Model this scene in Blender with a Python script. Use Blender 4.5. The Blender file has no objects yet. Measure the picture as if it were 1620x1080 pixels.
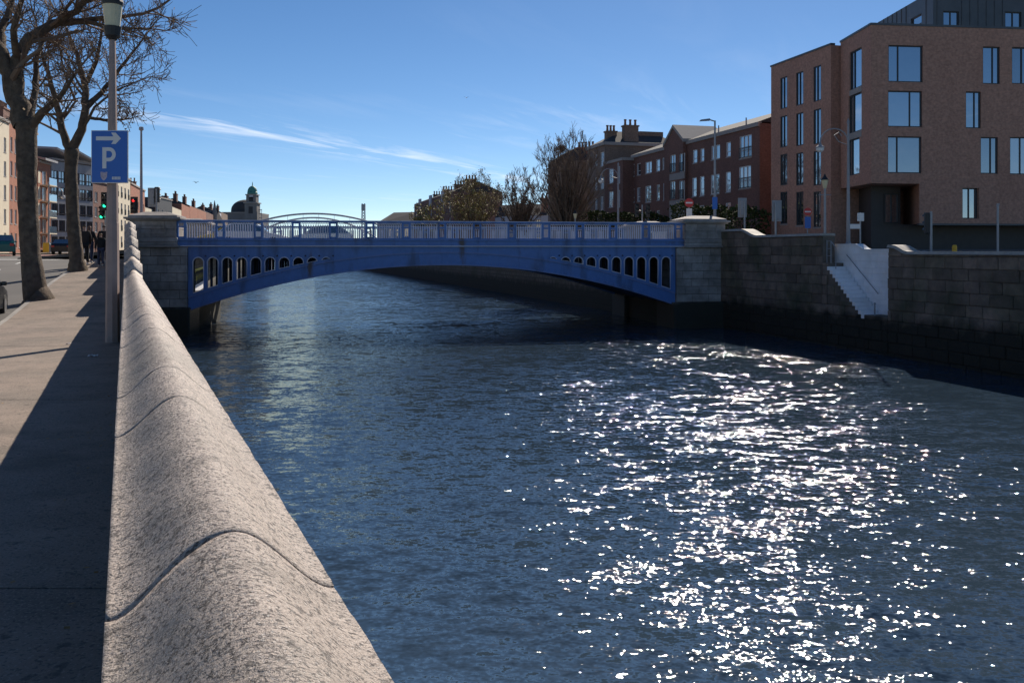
import bpy, bmesh, math, random
import numpy as np
from mathutils import Vector, Matrix
R = math.radians
rnd = random.Random(7)
scene = bpy.context.scene
col = scene.collection

# ------------------------------------------------------------------ camera, sky, sun, exposure
CAMZ, F, CX, HY = 4.8, 1400.0, 810.0, 397.0
cam_d = bpy.data.cameras.new('camera'); cam = bpy.data.objects.new('camera', cam_d); col.objects.link(cam)
cam.location = (0, 0, CAMZ); cam.rotation_euler = (R(90), 0, 0)
cam_d.sensor_width = 36; cam_d.lens = 36 * F / 1620; cam_d.shift_y = -(540 - HY) / 1620
cam_d.clip_start = 0.1; cam_d.clip_end = 9000
scene.camera = cam
SUN_AZ, SUN_EL = 16.0, 36.0
world = bpy.data.worlds.new('World'); scene.world = world; world.use_nodes = True
def build_world():
    nt = world.node_tree; N = nt.nodes; Lk = nt.links
    for n in list(N): N.remove(n)
    out = N.new('ShaderNodeOutputWorld'); bg = N.new('ShaderNodeBackground'); sky = N.new('ShaderNodeTexSky')
    sky.sky_type = 'NISHITA'; sky.sun_disc = False
    sky.sun_elevation = R(SUN_EL); sky.sun_rotation = R(SUN_AZ)
    sky.air_density = .6; sky.dust_density = 0.05; sky.ozone_density = 1.3; sky.altitude = 0
    bg.inputs['Strength'].default_value = 0.071
    # wispy cirrus: thin streaks drawn out along one wind direction, in a belt of the low sky
    tc = N.new('ShaderNodeTexCoord'); sep = N.new('ShaderNodeSeparateXYZ'); Lk.new(tc.outputs['Generated'], sep.inputs[0])
    def M(op, a, b=None, c=None):
        n = N.new('ShaderNodeMath'); n.operation = op
        for i, v in enumerate((a, b, c)):
            if v is None: continue
            if isinstance(v, (int, float)): n.inputs[i].default_value = v
            else: Lk.new(v, n.inputs[i])
        return n.outputs[0]
    zc = M('MAXIMUM', sep.outputs['Z'], 0.02)
    u = M('DIVIDE', sep.outputs['X'], zc); v = M('DIVIDE', sep.outputs['Y'], zc)     # position on a flat cloud layer
    cb = N.new('ShaderNodeCombineXYZ'); Lk.new(u, cb.inputs[0]); Lk.new(v, cb.inputs[1])
    mp = N.new('ShaderNodeMapping'); mp.vector_type = 'TEXTURE'; mp.inputs['Rotation'].default_value = (0, 0, R(66.5)); mp.inputs['Location'].default_value = (-1.4, 9.1, 0)
    mp.inputs['Scale'].default_value = (3.4, .75, 1); Lk.new(cb.outputs[0], mp.inputs['Vector'])
    ns = N.new('ShaderNodeTexNoise'); ns.inputs['Scale'].default_value = 1.5; ns.inputs['Detail'].default_value = 7; ns.inputs['Roughness'].default_value = .62; ns.inputs['Distortion'].default_value = .5
    Lk.new(mp.outputs[0], ns.inputs['Vector'])
    big = N.new('ShaderNodeTexNoise'); big.inputs['Scale'].default_value = .23; big.inputs['Detail'].default_value = 2
    Lk.new(cb.outputs[0], big.inputs['Vector'])
    sp = N.new('ShaderNodeSeparateXYZ'); Lk.new(mp.outputs[0], sp.inputs[0])
    # one long streak across the layer plus loose patches
    streak = M('POWER', 2.718, M('MULTIPLY', M('POWER', sp.outputs['Y'], 2.0), -2.2))
    streak = M('MULTIPLY', streak, M('POWER', 2.718, M('MULTIPLY', M('POWER', M('MULTIPLY', sp.outputs['X'], .9), 4.0), -1.0)))
    r1 = N.new('ShaderNodeMapRange'); r1.inputs['From Min'].default_value = .47; r1.inputs['From Max'].default_value = .72; Lk.new(ns.outputs['Fac'], r1.inputs['Value'])
    r2 = N.new('ShaderNodeMapRange'); r2.inputs['From Min'].default_value = .46; r2.inputs['From Max'].default_value = .72; r2.inputs['To Max'].default_value = .6; Lk.new(big.outputs['Fac'], r2.inputs['Value'])
    r3 = N.new('ShaderNodeMapRange'); r3.inputs['From Min'].default_value = .5; r3.inputs['From Max'].default_value = .78; Lk.new(ns.outputs['Fac'], r3.inputs['Value'])
    cl = M('ADD', M('MULTIPLY', M('MULTIPLY', streak, r1.outputs[0]), 1.0), M('MULTIPLY', r2.outputs[0], r3.outputs[0]))
    cl = M('MINIMUM', M('MULTIPLY', cl, .8), .8)
    up = N.new('ShaderNodeMapRange'); up.inputs['From Min'].default_value = .0; up.inputs['From Max'].default_value = .06; Lk.new(sep.outputs['Z'], up.inputs['Value'])
    cl = M('MULTIPLY', cl, up.outputs[0])
    hi = N.new('ShaderNodeMapRange'); hi.inputs['From Min'].default_value = .14; hi.inputs['From Max'].default_value = .22; hi.inputs['To Min'].default_value = 1; hi.inputs['To Max'].default_value = .25; Lk.new(sep.outputs['Z'], hi.inputs['Value'])
    cl = M('MULTIPLY', cl, hi.outputs[0])
    mix = N.new('ShaderNodeMix'); mix.data_type = 'RGBA'; Lk.new(cl, mix.inputs['Factor'])
    hs = N.new('ShaderNodeHueSaturation'); hs.inputs['Saturation'].default_value = 1.22; hs.inputs['Value'].default_value = 1.0
    Lk.new(sky.outputs[0], hs.inputs['Color']); Lk.new(hs.outputs[0], mix.inputs['A']); mix.inputs['B'].default_value = (10.5, 11.0, 12.0, 1)
    Lk.new(mix.outputs['Result'], bg.inputs['Color']); Lk.new(bg.outputs[0], out.inputs['Surface'])
build_world()
sd = bpy.data.lights.new('sun', 'SUN'); sun = bpy.data.objects.new('sun', sd); col.objects.link(sun)
sd.energy = 4.2; sd.angle = R(.53); sd.color = (1, .90, .77)
to_sun = Vector((math.sin(R(SUN_AZ)) * math.cos(R(SUN_EL)), math.cos(R(SUN_AZ)) * math.cos(R(SUN_EL)), math.sin(R(SUN_EL))))
sun.rotation_euler = to_sun.to_track_quat('Z', 'Y').to_euler()
vs = scene.view_settings; vs.view_transform = 'Standard'; vs.look = 'None'; vs.exposure = 0.55; vs.gamma = 1.0
scene.cycles.max_bounces = 6; scene.cycles.glossy_bounces = 3; scene.cycles.sample_clamp_indirect = 8

# ------------------------------------------------------------------ helpers
LOC = {}
def px(x, y, Y): return Vector(((x - CX) / F * Y, Y, CAMZ + (HY - y) / F * Y))
def kx(x): return (x - CX) / F
def tag(o, label=None, cat=None, group=None, kind=None):
    if label: o['label'] = label
    if cat: o['category'] = cat
    if group: o['group'] = group
    if kind: o['kind'] = kind
    return o
def thing(name, label, cat, loc=(0, 0, 0), rotz=0, group=None):
    o = bpy.data.objects.new(name, None); col.objects.link(o); o.location = loc; o.rotation_euler = (0, 0, rotz); o.empty_display_size = .2
    LOC[o.name] = Vector(loc)
    return tag(o, label, cat, group)
def link(name, me, m=None, parent=None, loc=None):
    o = bpy.data.objects.new(name, me); col.objects.link(o)
    if m is not None and not me.materials: me.materials.append(m)
    if parent is not None: o.parent = parent; LOC[o.name] = LOC.get(parent.name, Vector((0, 0, 0)))
    if loc is not None: o.location = loc
    return o
class MB:
    def __init__(s): s.v = []; s.f = []
    def add(s, vs_, fs):
        b = len(s.v); s.v += [tuple(v) for v in vs_]; s.f += [tuple(b + i for i in f) for f in fs]; return s
    def box(s, x0, x1, y0, y1, z0, z1):
        return s.add([(x0, y0, z0), (x1, y0, z0), (x1, y1, z0), (x0, y1, z0), (x0, y0, z1), (x1, y0, z1), (x1, y1, z1), (x0, y1, z1)],
                     [(3, 2, 1, 0), (4, 5, 6, 7), (0, 1, 5, 4), (1, 2, 6, 5), (2, 3, 7, 6), (3, 0, 4, 7)])
    def bevbox(s, x0, x1, y0, y1, z0, z1, b=.02):
        xs = (x0, x1); ys = (y0, y1); zs = (z0, z1); vs_ = []; idx = {}
        for i in (0, 1):
            for j in (0, 1):
                for k in (0, 1):
                    X, Y, Z = xs[i], ys[j], zs[k]; dx = b if i == 0 else -b; dy = b if j == 0 else -b; dz = b if k == 0 else -b
                    idx[i, j, k, 0] = len(vs_); vs_.append((X, Y + dy, Z + dz))
                    idx[i, j, k, 1] = len(vs_); vs_.append((X + dx, Y, Z + dz))
                    idx[i, j, k, 2] = len(vs_); vs_.append((X + dx, Y + dy, Z))
        g = lambda i, j, k, a: idx[i, j, k, a]
        fs = [(g(0,0,0,0),g(0,0,1,0),g(0,1,1,0),g(0,1,0,0)), (g(1,0,0,0),g(1,1,0,0),g(1,1,1,0),g(1,0,1,0)),
              (g(0,0,0,1),g(1,0,0,1),g(1,0,1,1),g(0,0,1,1)), (g(0,1,0,1),g(0,1,1,1),g(1,1,1,1),g(1,1,0,1)),
              (g(0,0,0,2),g(0,1,0,2),g(1,1,0,2),g(1,0,0,2)), (g(0,0,1,2),g(1,0,1,2),g(1,1,1,2),g(0,1,1,2))]
        for k in (0, 1):
            fs += [(g(0,0,k,1),g(1,0,k,1),g(1,0,k,2),g(0,0,k,2)), (g(0,1,k,1),g(1,1,k,1),g(1,1,k,2),g(0,1,k,2)),
                   (g(0,0,k,0),g(0,1,k,0),g(0,1,k,2),g(0,0,k,2)), (g(1,0,k,0),g(1,1,k,0),g(1,1,k,2),g(1,0,k,2))]
        for i in (0, 1):
            for j in (0, 1): fs.append((g(i,j,0,0),g(i,j,1,0),g(i,j,1,1),g(i,j,0,1)))
        for i in (0, 1):
            for j in (0, 1):
                for k in (0, 1): fs.append((g(i,j,k,0),g(i,j,k,1),g(i,j,k,2)))
        return s.add(vs_, fs)
    def prism(s, poly, h0, h1, fn=None):
        """poly: 2d outline; fn(a,b,h)->xyz"""
        fn = fn or (lambda a, b, h: (a, b, h)); n = len(poly)
        return s.add([fn(a, b, h0) for a, b in poly] + [fn(a, b, h1) for a, b in poly],
                     [tuple(range(n - 1, -1, -1)), tuple(range(n, 2 * n))] + [(i, (i + 1) % n, n + (i + 1) % n, n + i) for i in range(n)])
    def tube(s, pts, rads, n=6, cap=True):
        pts = [Vector(p) for p in pts]
        if isinstance(rads, (int, float)): rads = [rads] * len(pts)
        b = len(s.v); prev = None
        for i, p in enumerate(pts):
            t = (pts[min(i + 1, len(pts) - 1)] - pts[max(i - 1, 0)])
            if t.length < 1e-9: t = Vector((0, 0, 1))
            t.normalize()
            if prev is None:
                a = t.cross(Vector((.31, .95, .05))) if abs(t.z) > .5 else t.cross(Vector((0, 0, 1)))
            else: a = prev - t * prev.dot(t)
            if a.length < 1e-6: a = t.cross(Vector((1, 0, 0)))
            a.normalize(); prev = a; c = t.cross(a)
            for k in range(n):
                w = 2 * math.pi * k / n; q = p + (a * math.cos(w) + c * math.sin(w)) * rads[i]; s.v.append((q.x, q.y, q.z))
        for i in range(len(pts) - 1):
            for k in range(n):
                k2 = (k + 1) % n; s.f.append((b + i * n + k, b + i * n + k2, b + (i + 1) * n + k2, b + (i + 1) * n + k))
        if cap:
            s.f.append(tuple(b + k for k in range(n - 1, -1, -1))); s.f.append(tuple(b + (len(pts) - 1) * n + k for k in range(n)))
        return s
    def lathe(s, prof, c=(0, 0, 0), n=16, axis='z', a0=0):
        b = len(s.v)
        for r, h in prof:
            for k in range(n):
                w = 2 * math.pi * k / n + a0; x, y = r * math.cos(w), r * math.sin(w)
                p = (x, y, h) if axis == 'z' else ((x, h, y) if axis == 'y' else (h, x, y))
                s.v.append((c[0] + p[0], c[1] + p[1], c[2] + p[2]))
        for i in range(len(prof) - 1):
            for k in range(n):
                k2 = (k + 1) % n; s.f.append((b + i * n + k, b + i * n + k2, b + (i + 1) * n + k2, b + (i + 1) * n + k))
        s.f.append(tuple(b + k for k in range(n - 1, -1, -1))); s.f.append(tuple(b + (len(prof) - 1) * n + k for k in range(n)))
        return s
    def xform(s, M):
        s.v = [tuple(M @ Vector(v)) for v in s.v]; return s
    def mesh(s, name, off=None):
        me = bpy.data.meshes.new(name)
        v = s.v if off is None else [(a[0] - off[0], a[1] - off[1], a[2] - off[2]) for a in s.v]
        me.from_pydata(v, [], s.f); me.update()
        return me
    def build(s, name, m, parent=None, local=False, smooth=False, loc=None):
        off = None
        if parent is not None and not local: off = LOC.get(parent.name)
        me = s.mesh(name, off)
        bm = bmesh.new(); bm.from_mesh(me); bmesh.ops.recalc_face_normals(bm, faces=bm.faces); bm.to_mesh(me); bm.free()
        if smooth:
            me.polygons.foreach_set('use_smooth', [True] * len(me.polygons))
        return link(name, me, m, parent, loc)
def struct(name, mb, m, **k):
    o = mb.build(name, m, **k); o['kind'] = 'structure'; return o

# ------------------------------------------------------------------ materials
def material(name, base, rough=.75, var=.18, scale=3., detail=6, bump=0., bscale=40., bdist=.01, metal=0., spec=.5, objvar=0., tint=None, tscale=.6, tamt=.5, extra=None, stretch=None):
    m = bpy.data.materials.new(name); m.use_nodes = True; nt = m.node_tree; N = nt.nodes; Lk = nt.links
    p = N['Principled BSDF']; p.inputs['Roughness'].default_value = rough; p.inputs['Metallic'].default_value = metal; p.inputs['Specular IOR Level'].default_value = spec
    geo = N.new('ShaderNodeNewGeometry'); pos = geo.outputs['Position']
    if stretch:
        mp = N.new('ShaderNodeMapping'); mp.inputs['Scale'].default_value = stretch; Lk.new(pos, mp.inputs[0]); pos = mp.outputs[0]
    n1 = N.new('ShaderNodeTexNoise'); n1.inputs['Scale'].default_value = scale; n1.inputs['Detail'].default_value = detail; n1.inputs['Roughness'].default_value = .62; Lk.new(pos, n1.inputs['Vector'])
    r = N.new('ShaderNodeMapRange'); r.inputs['From Min'].default_value = .25; r.inputs['From Max'].default_value = .75; r.inputs['To Min'].default_value = 1 - var; r.inputs['To Max'].default_value = 1 + var; Lk.new(n1.outputs['Fac'], r.inputs['Value'])
    cur = N.new('ShaderNodeRGB'); cur.outputs[0].default_value = (*base, 1); c = cur.outputs[0]
    if tint:
        n2 = N.new('ShaderNodeTexNoise'); n2.inputs['Scale'].default_value = tscale; n2.inputs['Detail'].default_value = 5; Lk.new(pos, n2.inputs['Vector'])
        r2 = N.new('ShaderNodeMapRange'); r2.inputs['From Min'].default_value = .42; r2.inputs['From Max'].default_value = .68; r2.inputs['To Max'].default_value = tamt; Lk.new(n2.outputs['Fac'], r2.inputs['Value'])
        mx = N.new('ShaderNodeMix'); mx.data_type = 'RGBA'; Lk.new(r2.outputs[0], mx.inputs['Factor']); Lk.new(c, mx.inputs['A']); mx.inputs['B'].default_value = (*tint, 1); c = mx.outputs['Result']
    vm = N.new('ShaderNodeVectorMath'); vm.operation = 'SCALE'; Lk.new(c, vm.inputs[0]); Lk.new(r.outputs[0], vm.inputs['Scale']); c = vm.outputs[0]
    if objvar:
        oi = N.new('ShaderNodeObjectInfo'); r3 = N.new('ShaderNodeMapRange'); r3.inputs['To Min'].default_value = 1 - objvar; r3.inputs['To Max'].default_value = 1 + objvar; Lk.new(oi.outputs['Random'], r3.inputs['Value'])
        v2 = N.new('ShaderNodeVectorMath'); v2.operation = 'SCALE'; Lk.new(c, v2.inputs[0]); Lk.new(r3.outputs[0], v2.inputs['Scale']); c = v2.outputs[0]
    if extra: c = extra(nt, c, pos)
    Lk.new(c, p.inputs['Base Color'])
    if bump:
        nb = N.new('ShaderNodeTexNoise'); nb.inputs['Scale'].default_value = bscale; nb.inputs['Detail'].default_value = 5; nb.inputs['Roughness'].default_value = .7; Lk.new(pos, nb.inputs['Vector'])
        b = N.new('ShaderNodeBump'); b.inputs['Strength'].default_value = bump; b.inputs['Distance'].default_value = bdist; Lk.new(nb.outputs['Fac'], b.inputs['Height']); Lk.new(b.outputs[0], p.inputs['Normal'])
    return m
def mixto(nt, c, fac, colr):
    mx = nt.nodes.new('ShaderNodeMix'); mx.data_type = 'RGBA'; nt.links.new(fac, mx.inputs['Factor']); nt.links.new(c, mx.inputs['A']); mx.inputs['B'].default_value = (*colr, 1); return mx.outputs['Result']
def node_noise(nt, pos, scale, lo, hi, detail=4, to=(0, 1), sc=None, dist=0.):
    if sc:
        mp = nt.nodes.new('ShaderNodeMapping'); mp.inputs['Scale'].default_value = sc; nt.links.new(pos, mp.inputs[0]); pos = mp.outputs[0]
    n = nt.nodes.new('ShaderNodeTexNoise'); n.inputs['Scale'].default_value = scale; n.inputs['Detail'].default_value = detail; n.inputs['Distortion'].default_value = dist; nt.links.new(pos, n.inputs['Vector'])
    r = nt.nodes.new('ShaderNodeMapRange'); r.inputs['From Min'].default_value = lo; r.inputs['From Max'].default_value = hi; r.inputs['To Min'].default_value = to[0]; r.inputs['To Max'].default_value = to[1]; nt.links.new(n.outputs['Fac'], r.inputs['Value'])
    return r.outputs[0]
def zband(nt, pos, lo, hi, wob=.5, a=0., b=1.):
    """wet tide mark: 1 below lo, 0 above hi, with an uneven edge"""
    s = nt.nodes.new('ShaderNodeSeparateXYZ'); nt.links.new(pos, s.inputs[0])
    w = node_noise(nt, pos, 1.3, .2, .8, 5, (-wob, wob))
    ad = nt.nodes.new('ShaderNodeMath'); ad.operation = 'ADD'; nt.links.new(s.outputs['Z'], ad.inputs[0]); nt.links.new(w, ad.inputs[1])
    r = nt.nodes.new('ShaderNodeMapRange'); r.inputs['From Min'].default_value = lo; r.inputs['From Max'].default_value = hi; r.inputs['To Min'].default_value = b; r.inputs['To Max'].default_value = a; nt.links.new(ad.outputs[0], r.inputs['Value'])
    return r.outputs[0]
def tide(nt, c, pos):
    c = mixto(nt, c, node_noise(nt, pos, .5, .5, .75, 5, (0, .6)), (.05, .055, .03))
    return mixto(nt, c, zband(nt, pos, 1.5, 2.0, .35, 0, .94), (.016, .015, .009))
def granite_x(nt, c, pos):
    c = mixto(nt, c, node_noise(nt, pos, 85, .55, .60, 4, (0, .9)), (.07, .055, .048))
    c = mixto(nt, c, node_noise(nt, pos, 28, .58, .63, 6, (0, .8)), (.085, .068, .058))
    c = mixto(nt, c, node_noise(nt, pos, 190, .58, .68, 2, (0, .65)), (.78, .75, .71))
    c = mixto(nt, c, node_noise(nt, pos, 5, .55, .72, 7, (0, .45), None, .6), (.17, .14, .115))
    return mixto(nt, c, node_noise(nt, pos, 1.1, .52, .72, 5, (0, .45)), (.27, .245, .21))
def granite():
    m = material('granite', (.56, .465, .40), .62, .16, 14, bump=0, extra=granite_x, objvar=.07)
    nt = m.node_tree; N = nt.nodes; Lk = nt.links; geo = N.new('ShaderNodeNewGeometry')
    prev = None
    for sc, dist, st in ((45, .020, 1), (140, .009, 1), (9, .010, .5)):
        nb = N.new('ShaderNodeTexNoise'); nb.inputs['Scale'].default_value = sc; nb.inputs['Detail'].default_value = 4; nb.inputs['Roughness'].default_value = .65; Lk.new(geo.outputs['Position'], nb.inputs['Vector'])
        b = N.new('ShaderNodeBump'); b.inputs['Strength'].default_value = st; b.inputs['Distance'].default_value = dist; Lk.new(nb.outputs['Fac'], b.inputs['Height'])
        if prev: Lk.new(prev.outputs[0], b.inputs['Normal'])
        prev = b
    Lk.new(prev.outputs[0], N['Principled BSDF'].inputs['Normal'])
    return m
def brick_mat(name, c1, c2, mortar, rough=.85, bw=.225, bh=.075, stain=(.05, .04, .035), stamt=.35):
    """courses follow height; the horizontal run uses both plan axes so every wall face is bonded"""
    m = bpy.data.materials.new(name); m.use_nodes = True; nt = m.node_tree; N = nt.nodes; Lk = nt.links; p = N['Principled BSDF']; p.inputs['Roughness'].default_value = rough
    geo = N.new('ShaderNodeNewGeometry'); s = N.new('ShaderNodeSeparateXYZ'); Lk.new(geo.outputs['Position'], s.inputs[0])
    nn = N.new('ShaderNodeSeparateXYZ'); Lk.new(geo.outputs['Normal'], nn.inputs[0])
    def mt(op, a, b=None):
        n = N.new('ShaderNodeMath'); n.operation = op
        for i, v in enumerate((a, b)):
            if v is None: continue
            if isinstance(v, (int, float)): n.inputs[i].default_value = v
            else: Lk.new(v, n.inputs[i])
        return n.outputs[0]
    run = mt('SUBTRACT', mt('MULTIPLY', s.outputs['X'], nn.outputs['Y']), mt('MULTIPLY', s.outputs['Y'], nn.outputs['X']))
    cb = N.new('ShaderNodeCombineXYZ'); Lk.new(run, cb.inputs[0]); Lk.new(s.outputs['Z'], cb.inputs[1])
    bt = N.new('ShaderNodeTexBrick'); Lk.new(cb.outputs[0], bt.inputs['Vector']); bt.inputs['Scale'].default_value = 1
    bt.inputs['Brick Width'].default_value = bw; bt.inputs['Row Height'].default_value = bh; bt.inputs['Mortar Size'].default_value = bh * .13; bt.inputs['Bias'].default_value = 0
    bt.inputs['Color1'].default_value = (*c1, 1); bt.inputs['Color2'].default_value = (*c2, 1); bt.inputs['Mortar'].default_value = (*mortar, 1)
    c = mixto(nt, bt.outputs['Color'], node_noise(nt, geo.outputs['Position'], .45, .48, .75, 6, (0, stamt), (1, 1, .5)), stain)
    vr = node_noise(nt, geo.outputs['Position'], 6, .3, .7, 4, (.8, 1.2)); vm = N.new('ShaderNodeVectorMath'); vm.operation = 'SCALE'; Lk.new(c, vm.inputs[0]); Lk.new(vr, vm.inputs['Scale'])
    Lk.new(vm.outputs[0], p.inputs['Base Color'])
    b = N.new('ShaderNodeBump'); b.inputs['Strength'].default_value = .5; b.inputs['Distance'].default_value = .01; Lk.new(bt.outputs['Fac'], b.inputs['Height']); b.invert = True; Lk.new(b.outputs[0], p.inputs['Normal'])
    return m
def glass_mat(name, base=(.02, .03, .04), refl=.42):
    m = bpy.data.materials.new(name); m.use_nodes = True; nt = m.node_tree; N = nt.nodes; Lk = nt.links; p = N['Principled BSDF']
    p.inputs['Base Color'].default_value = (*base, 1); p.inputs['Roughness'].default_value = .25
    g = N.new('ShaderNodeBsdfGlossy'); g.inputs['Roughness'].default_value = .02; g.inputs['Color'].default_value = (.85, .92, 1, 1)
    fr = N.new('ShaderNodeLayerWeight'); fr.inputs['Blend'].default_value = .35
    r = N.new('ShaderNodeMapRange'); r.inputs['To Min'].default_value = refl; r.inputs['To Max'].default_value = .95; Lk.new(fr.outputs['Fresnel'], r.inputs['Value'])
    geo = N.new('ShaderNodeNewGeometry'); nb = N.new('ShaderNodeTexNoise'); nb.inputs['Scale'].default_value = .9; Lk.new(geo.outputs['Position'], nb.inputs['Vector'])
    b = N.new('ShaderNodeBump'); b.inputs['Strength'].default_value = .12; b.inputs['Distance'].default_value = .02; Lk.new(nb.outputs['Fac'], b.inputs['Height']); Lk.new(b.outputs[0], g.inputs['Normal'])
    mx = N.new('ShaderNodeMixShader'); Lk.new(r.outputs[0], mx.inputs[0]); Lk.new(p.outputs[0], mx.inputs[1]); Lk.new(g.outputs[0], mx.inputs[2])
    Lk.new(mx.outputs[0], N['Material Output'].inputs['Surface'])
    return m
def emit_mat(name, c, s):
    m = bpy.data.materials.new(name); m.use_nodes = True; p = m.node_tree.nodes['Principled BSDF']
    p.inputs['Base Color'].default_value = (*c, 1); p.inputs['Emission Color'].default_value = (*c, 1); p.inputs['Emission Strength'].default_value = s; return m
WAVES = [(.45, (.8, 1.2, 1), 10, 1, .30, False), (1.5, (.7, 1.4, 1), -12, 2, .75, True), (4.2, (.75, 1.4, 1), 8, 2, 1.15, True), (14, (.85, 1.15, 1), 0, 3, 1.2, True)]
def water_mat():
    m = bpy.data.materials.new('river_water'); m.use_nodes = True; nt = m.node_tree; N = nt.nodes; Lk = nt.links; p = N['Principled BSDF']
    p.inputs['Base Color'].default_value = (.032, .054, .082, 1); p.inputs['Roughness'].default_value = .045; p.inputs['IOR'].default_value = 1.46
    geo = N.new('ShaderNodeNewGeometry'); pos = geo.outputs['Position']
    gust = node_noise(nt, pos, .07, .35, .65, 3, (.55, 1.15), (1, .8, 1))
    # lee of the left quay wall: calmer water close to it
    sp = N.new('ShaderNodeSeparateXYZ'); Lk.new(pos, sp.inputs[0])
    d1 = N.new('ShaderNodeMath'); d1.operation = 'MULTIPLY_ADD'; Lk.new(sp.outputs['Y'], d1.inputs[0]); d1.inputs[1].default_value = .437; Lk.new(sp.outputs['X'], d1.inputs[2])
    d2 = N.new('ShaderNodeMapRange'); d2.interpolation_type = 'SMOOTHSTEP'; d2.inputs['From Min'].default_value = 1; d2.inputs['From Max'].default_value = 11; d2.inputs['To Min'].default_value = .68; d2.inputs['To Max'].default_value = 1; Lk.new(d1.outputs[0], d2.inputs['Value'])
    d3 = N.new('ShaderNodeMath'); d3.operation = 'MULTIPLY'; Lk.new(gust, d3.inputs[0]); Lk.new(d2.outputs[0], d3.inputs[1]); gust = d3.outputs[0]
    # wavelet slopes, evaluated at the point: (scale per metre, stretch, rotation, detail, strength, gusty)
    tot = None
    for sc, st, rot, det, k, gusty in WAVES:
        mp = N.new('ShaderNodeMapping'); mp.inputs['Rotation'].default_value = (0, 0, R(rot)); mp.inputs['Scale'].default_value = st; Lk.new(pos, mp.inputs[0])
        n = N.new('ShaderNodeTexNoise'); n.inputs['Scale'].default_value = sc; n.inputs['Detail'].default_value = det; n.inputs['Roughness'].default_value = .5; n.inputs['Distortion'].default_value = .3; Lk.new(mp.outputs[0], n.inputs['Vector'])
        sb = N.new('ShaderNodeVectorMath'); sb.operation = 'SUBTRACT'; Lk.new(n.outputs['Color'], sb.inputs[0]); sb.inputs[1].default_value = (.5, .5, .5)
        ml = N.new('ShaderNodeVectorMath'); ml.operation = 'MULTIPLY'; Lk.new(sb.outputs[0], ml.inputs[0]); ml.inputs[1].default_value = (k * .8, k, 0); v = ml.outputs[0]
        if gusty:
            g2 = N.new('ShaderNodeVectorMath'); g2.operation = 'SCALE'; Lk.new(v, g2.inputs[0]); Lk.new(gust, g2.inputs['Scale']); v = g2.outputs[0]
        if tot is None: tot = v
        else:
            ad = N.new('ShaderNodeVectorMath'); ad.operation = 'ADD'; Lk.new(tot, ad.inputs[0]); Lk.new(v, ad.inputs[1]); tot = ad.outputs[0]
    ad = N.new('ShaderNodeVectorMath'); ad.operation = 'ADD'; Lk.new(tot, ad.inputs[0]); ad.inputs[1].default_value = (0, 0, 1)
    nm = N.new('ShaderNodeVectorMath'); nm.operation = 'NORMALIZE'; Lk.new(ad.outputs[0], nm.inputs[0]); Lk.new(nm.outputs[0], p.inputs['Normal'])
    return m
def blue_x(nt, c, pos):
    c = mixto(nt, c, node_noise(nt, pos, 1.6, .52, .70, 7, (0, .6), (1, 1, .25)), (.03, .04, .07))
    c = mixto(nt, c, node_noise(nt, pos, .5, .5, .7, 5, (0, .45)), (.10, .17, .40))
    return mixto(nt, c, node_noise(nt, pos, .9, .62, .70, 7, (0, .85), (1, 1, .3)), (.085, .045, .022))
def paving_x(nt, c, pos):
    c = mixto(nt, c, node_noise(nt, pos, 55, .56, .64, 3, (0, .55)), (.40, .35, .30))
    c = mixto(nt, c, node_noise(nt, pos, 48, .57, .64, 3, (0, .6)), (.06, .05, .042))
    c = mixto(nt, c, node_noise(nt, pos, 9, .64, .69, 4, (0, .6)), (.07, .06, .05))
    return mixto(nt, c, node_noise(nt, pos, 1.2, .55, .72, 6, (0, .5)), (.09, .075, .06))
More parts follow.
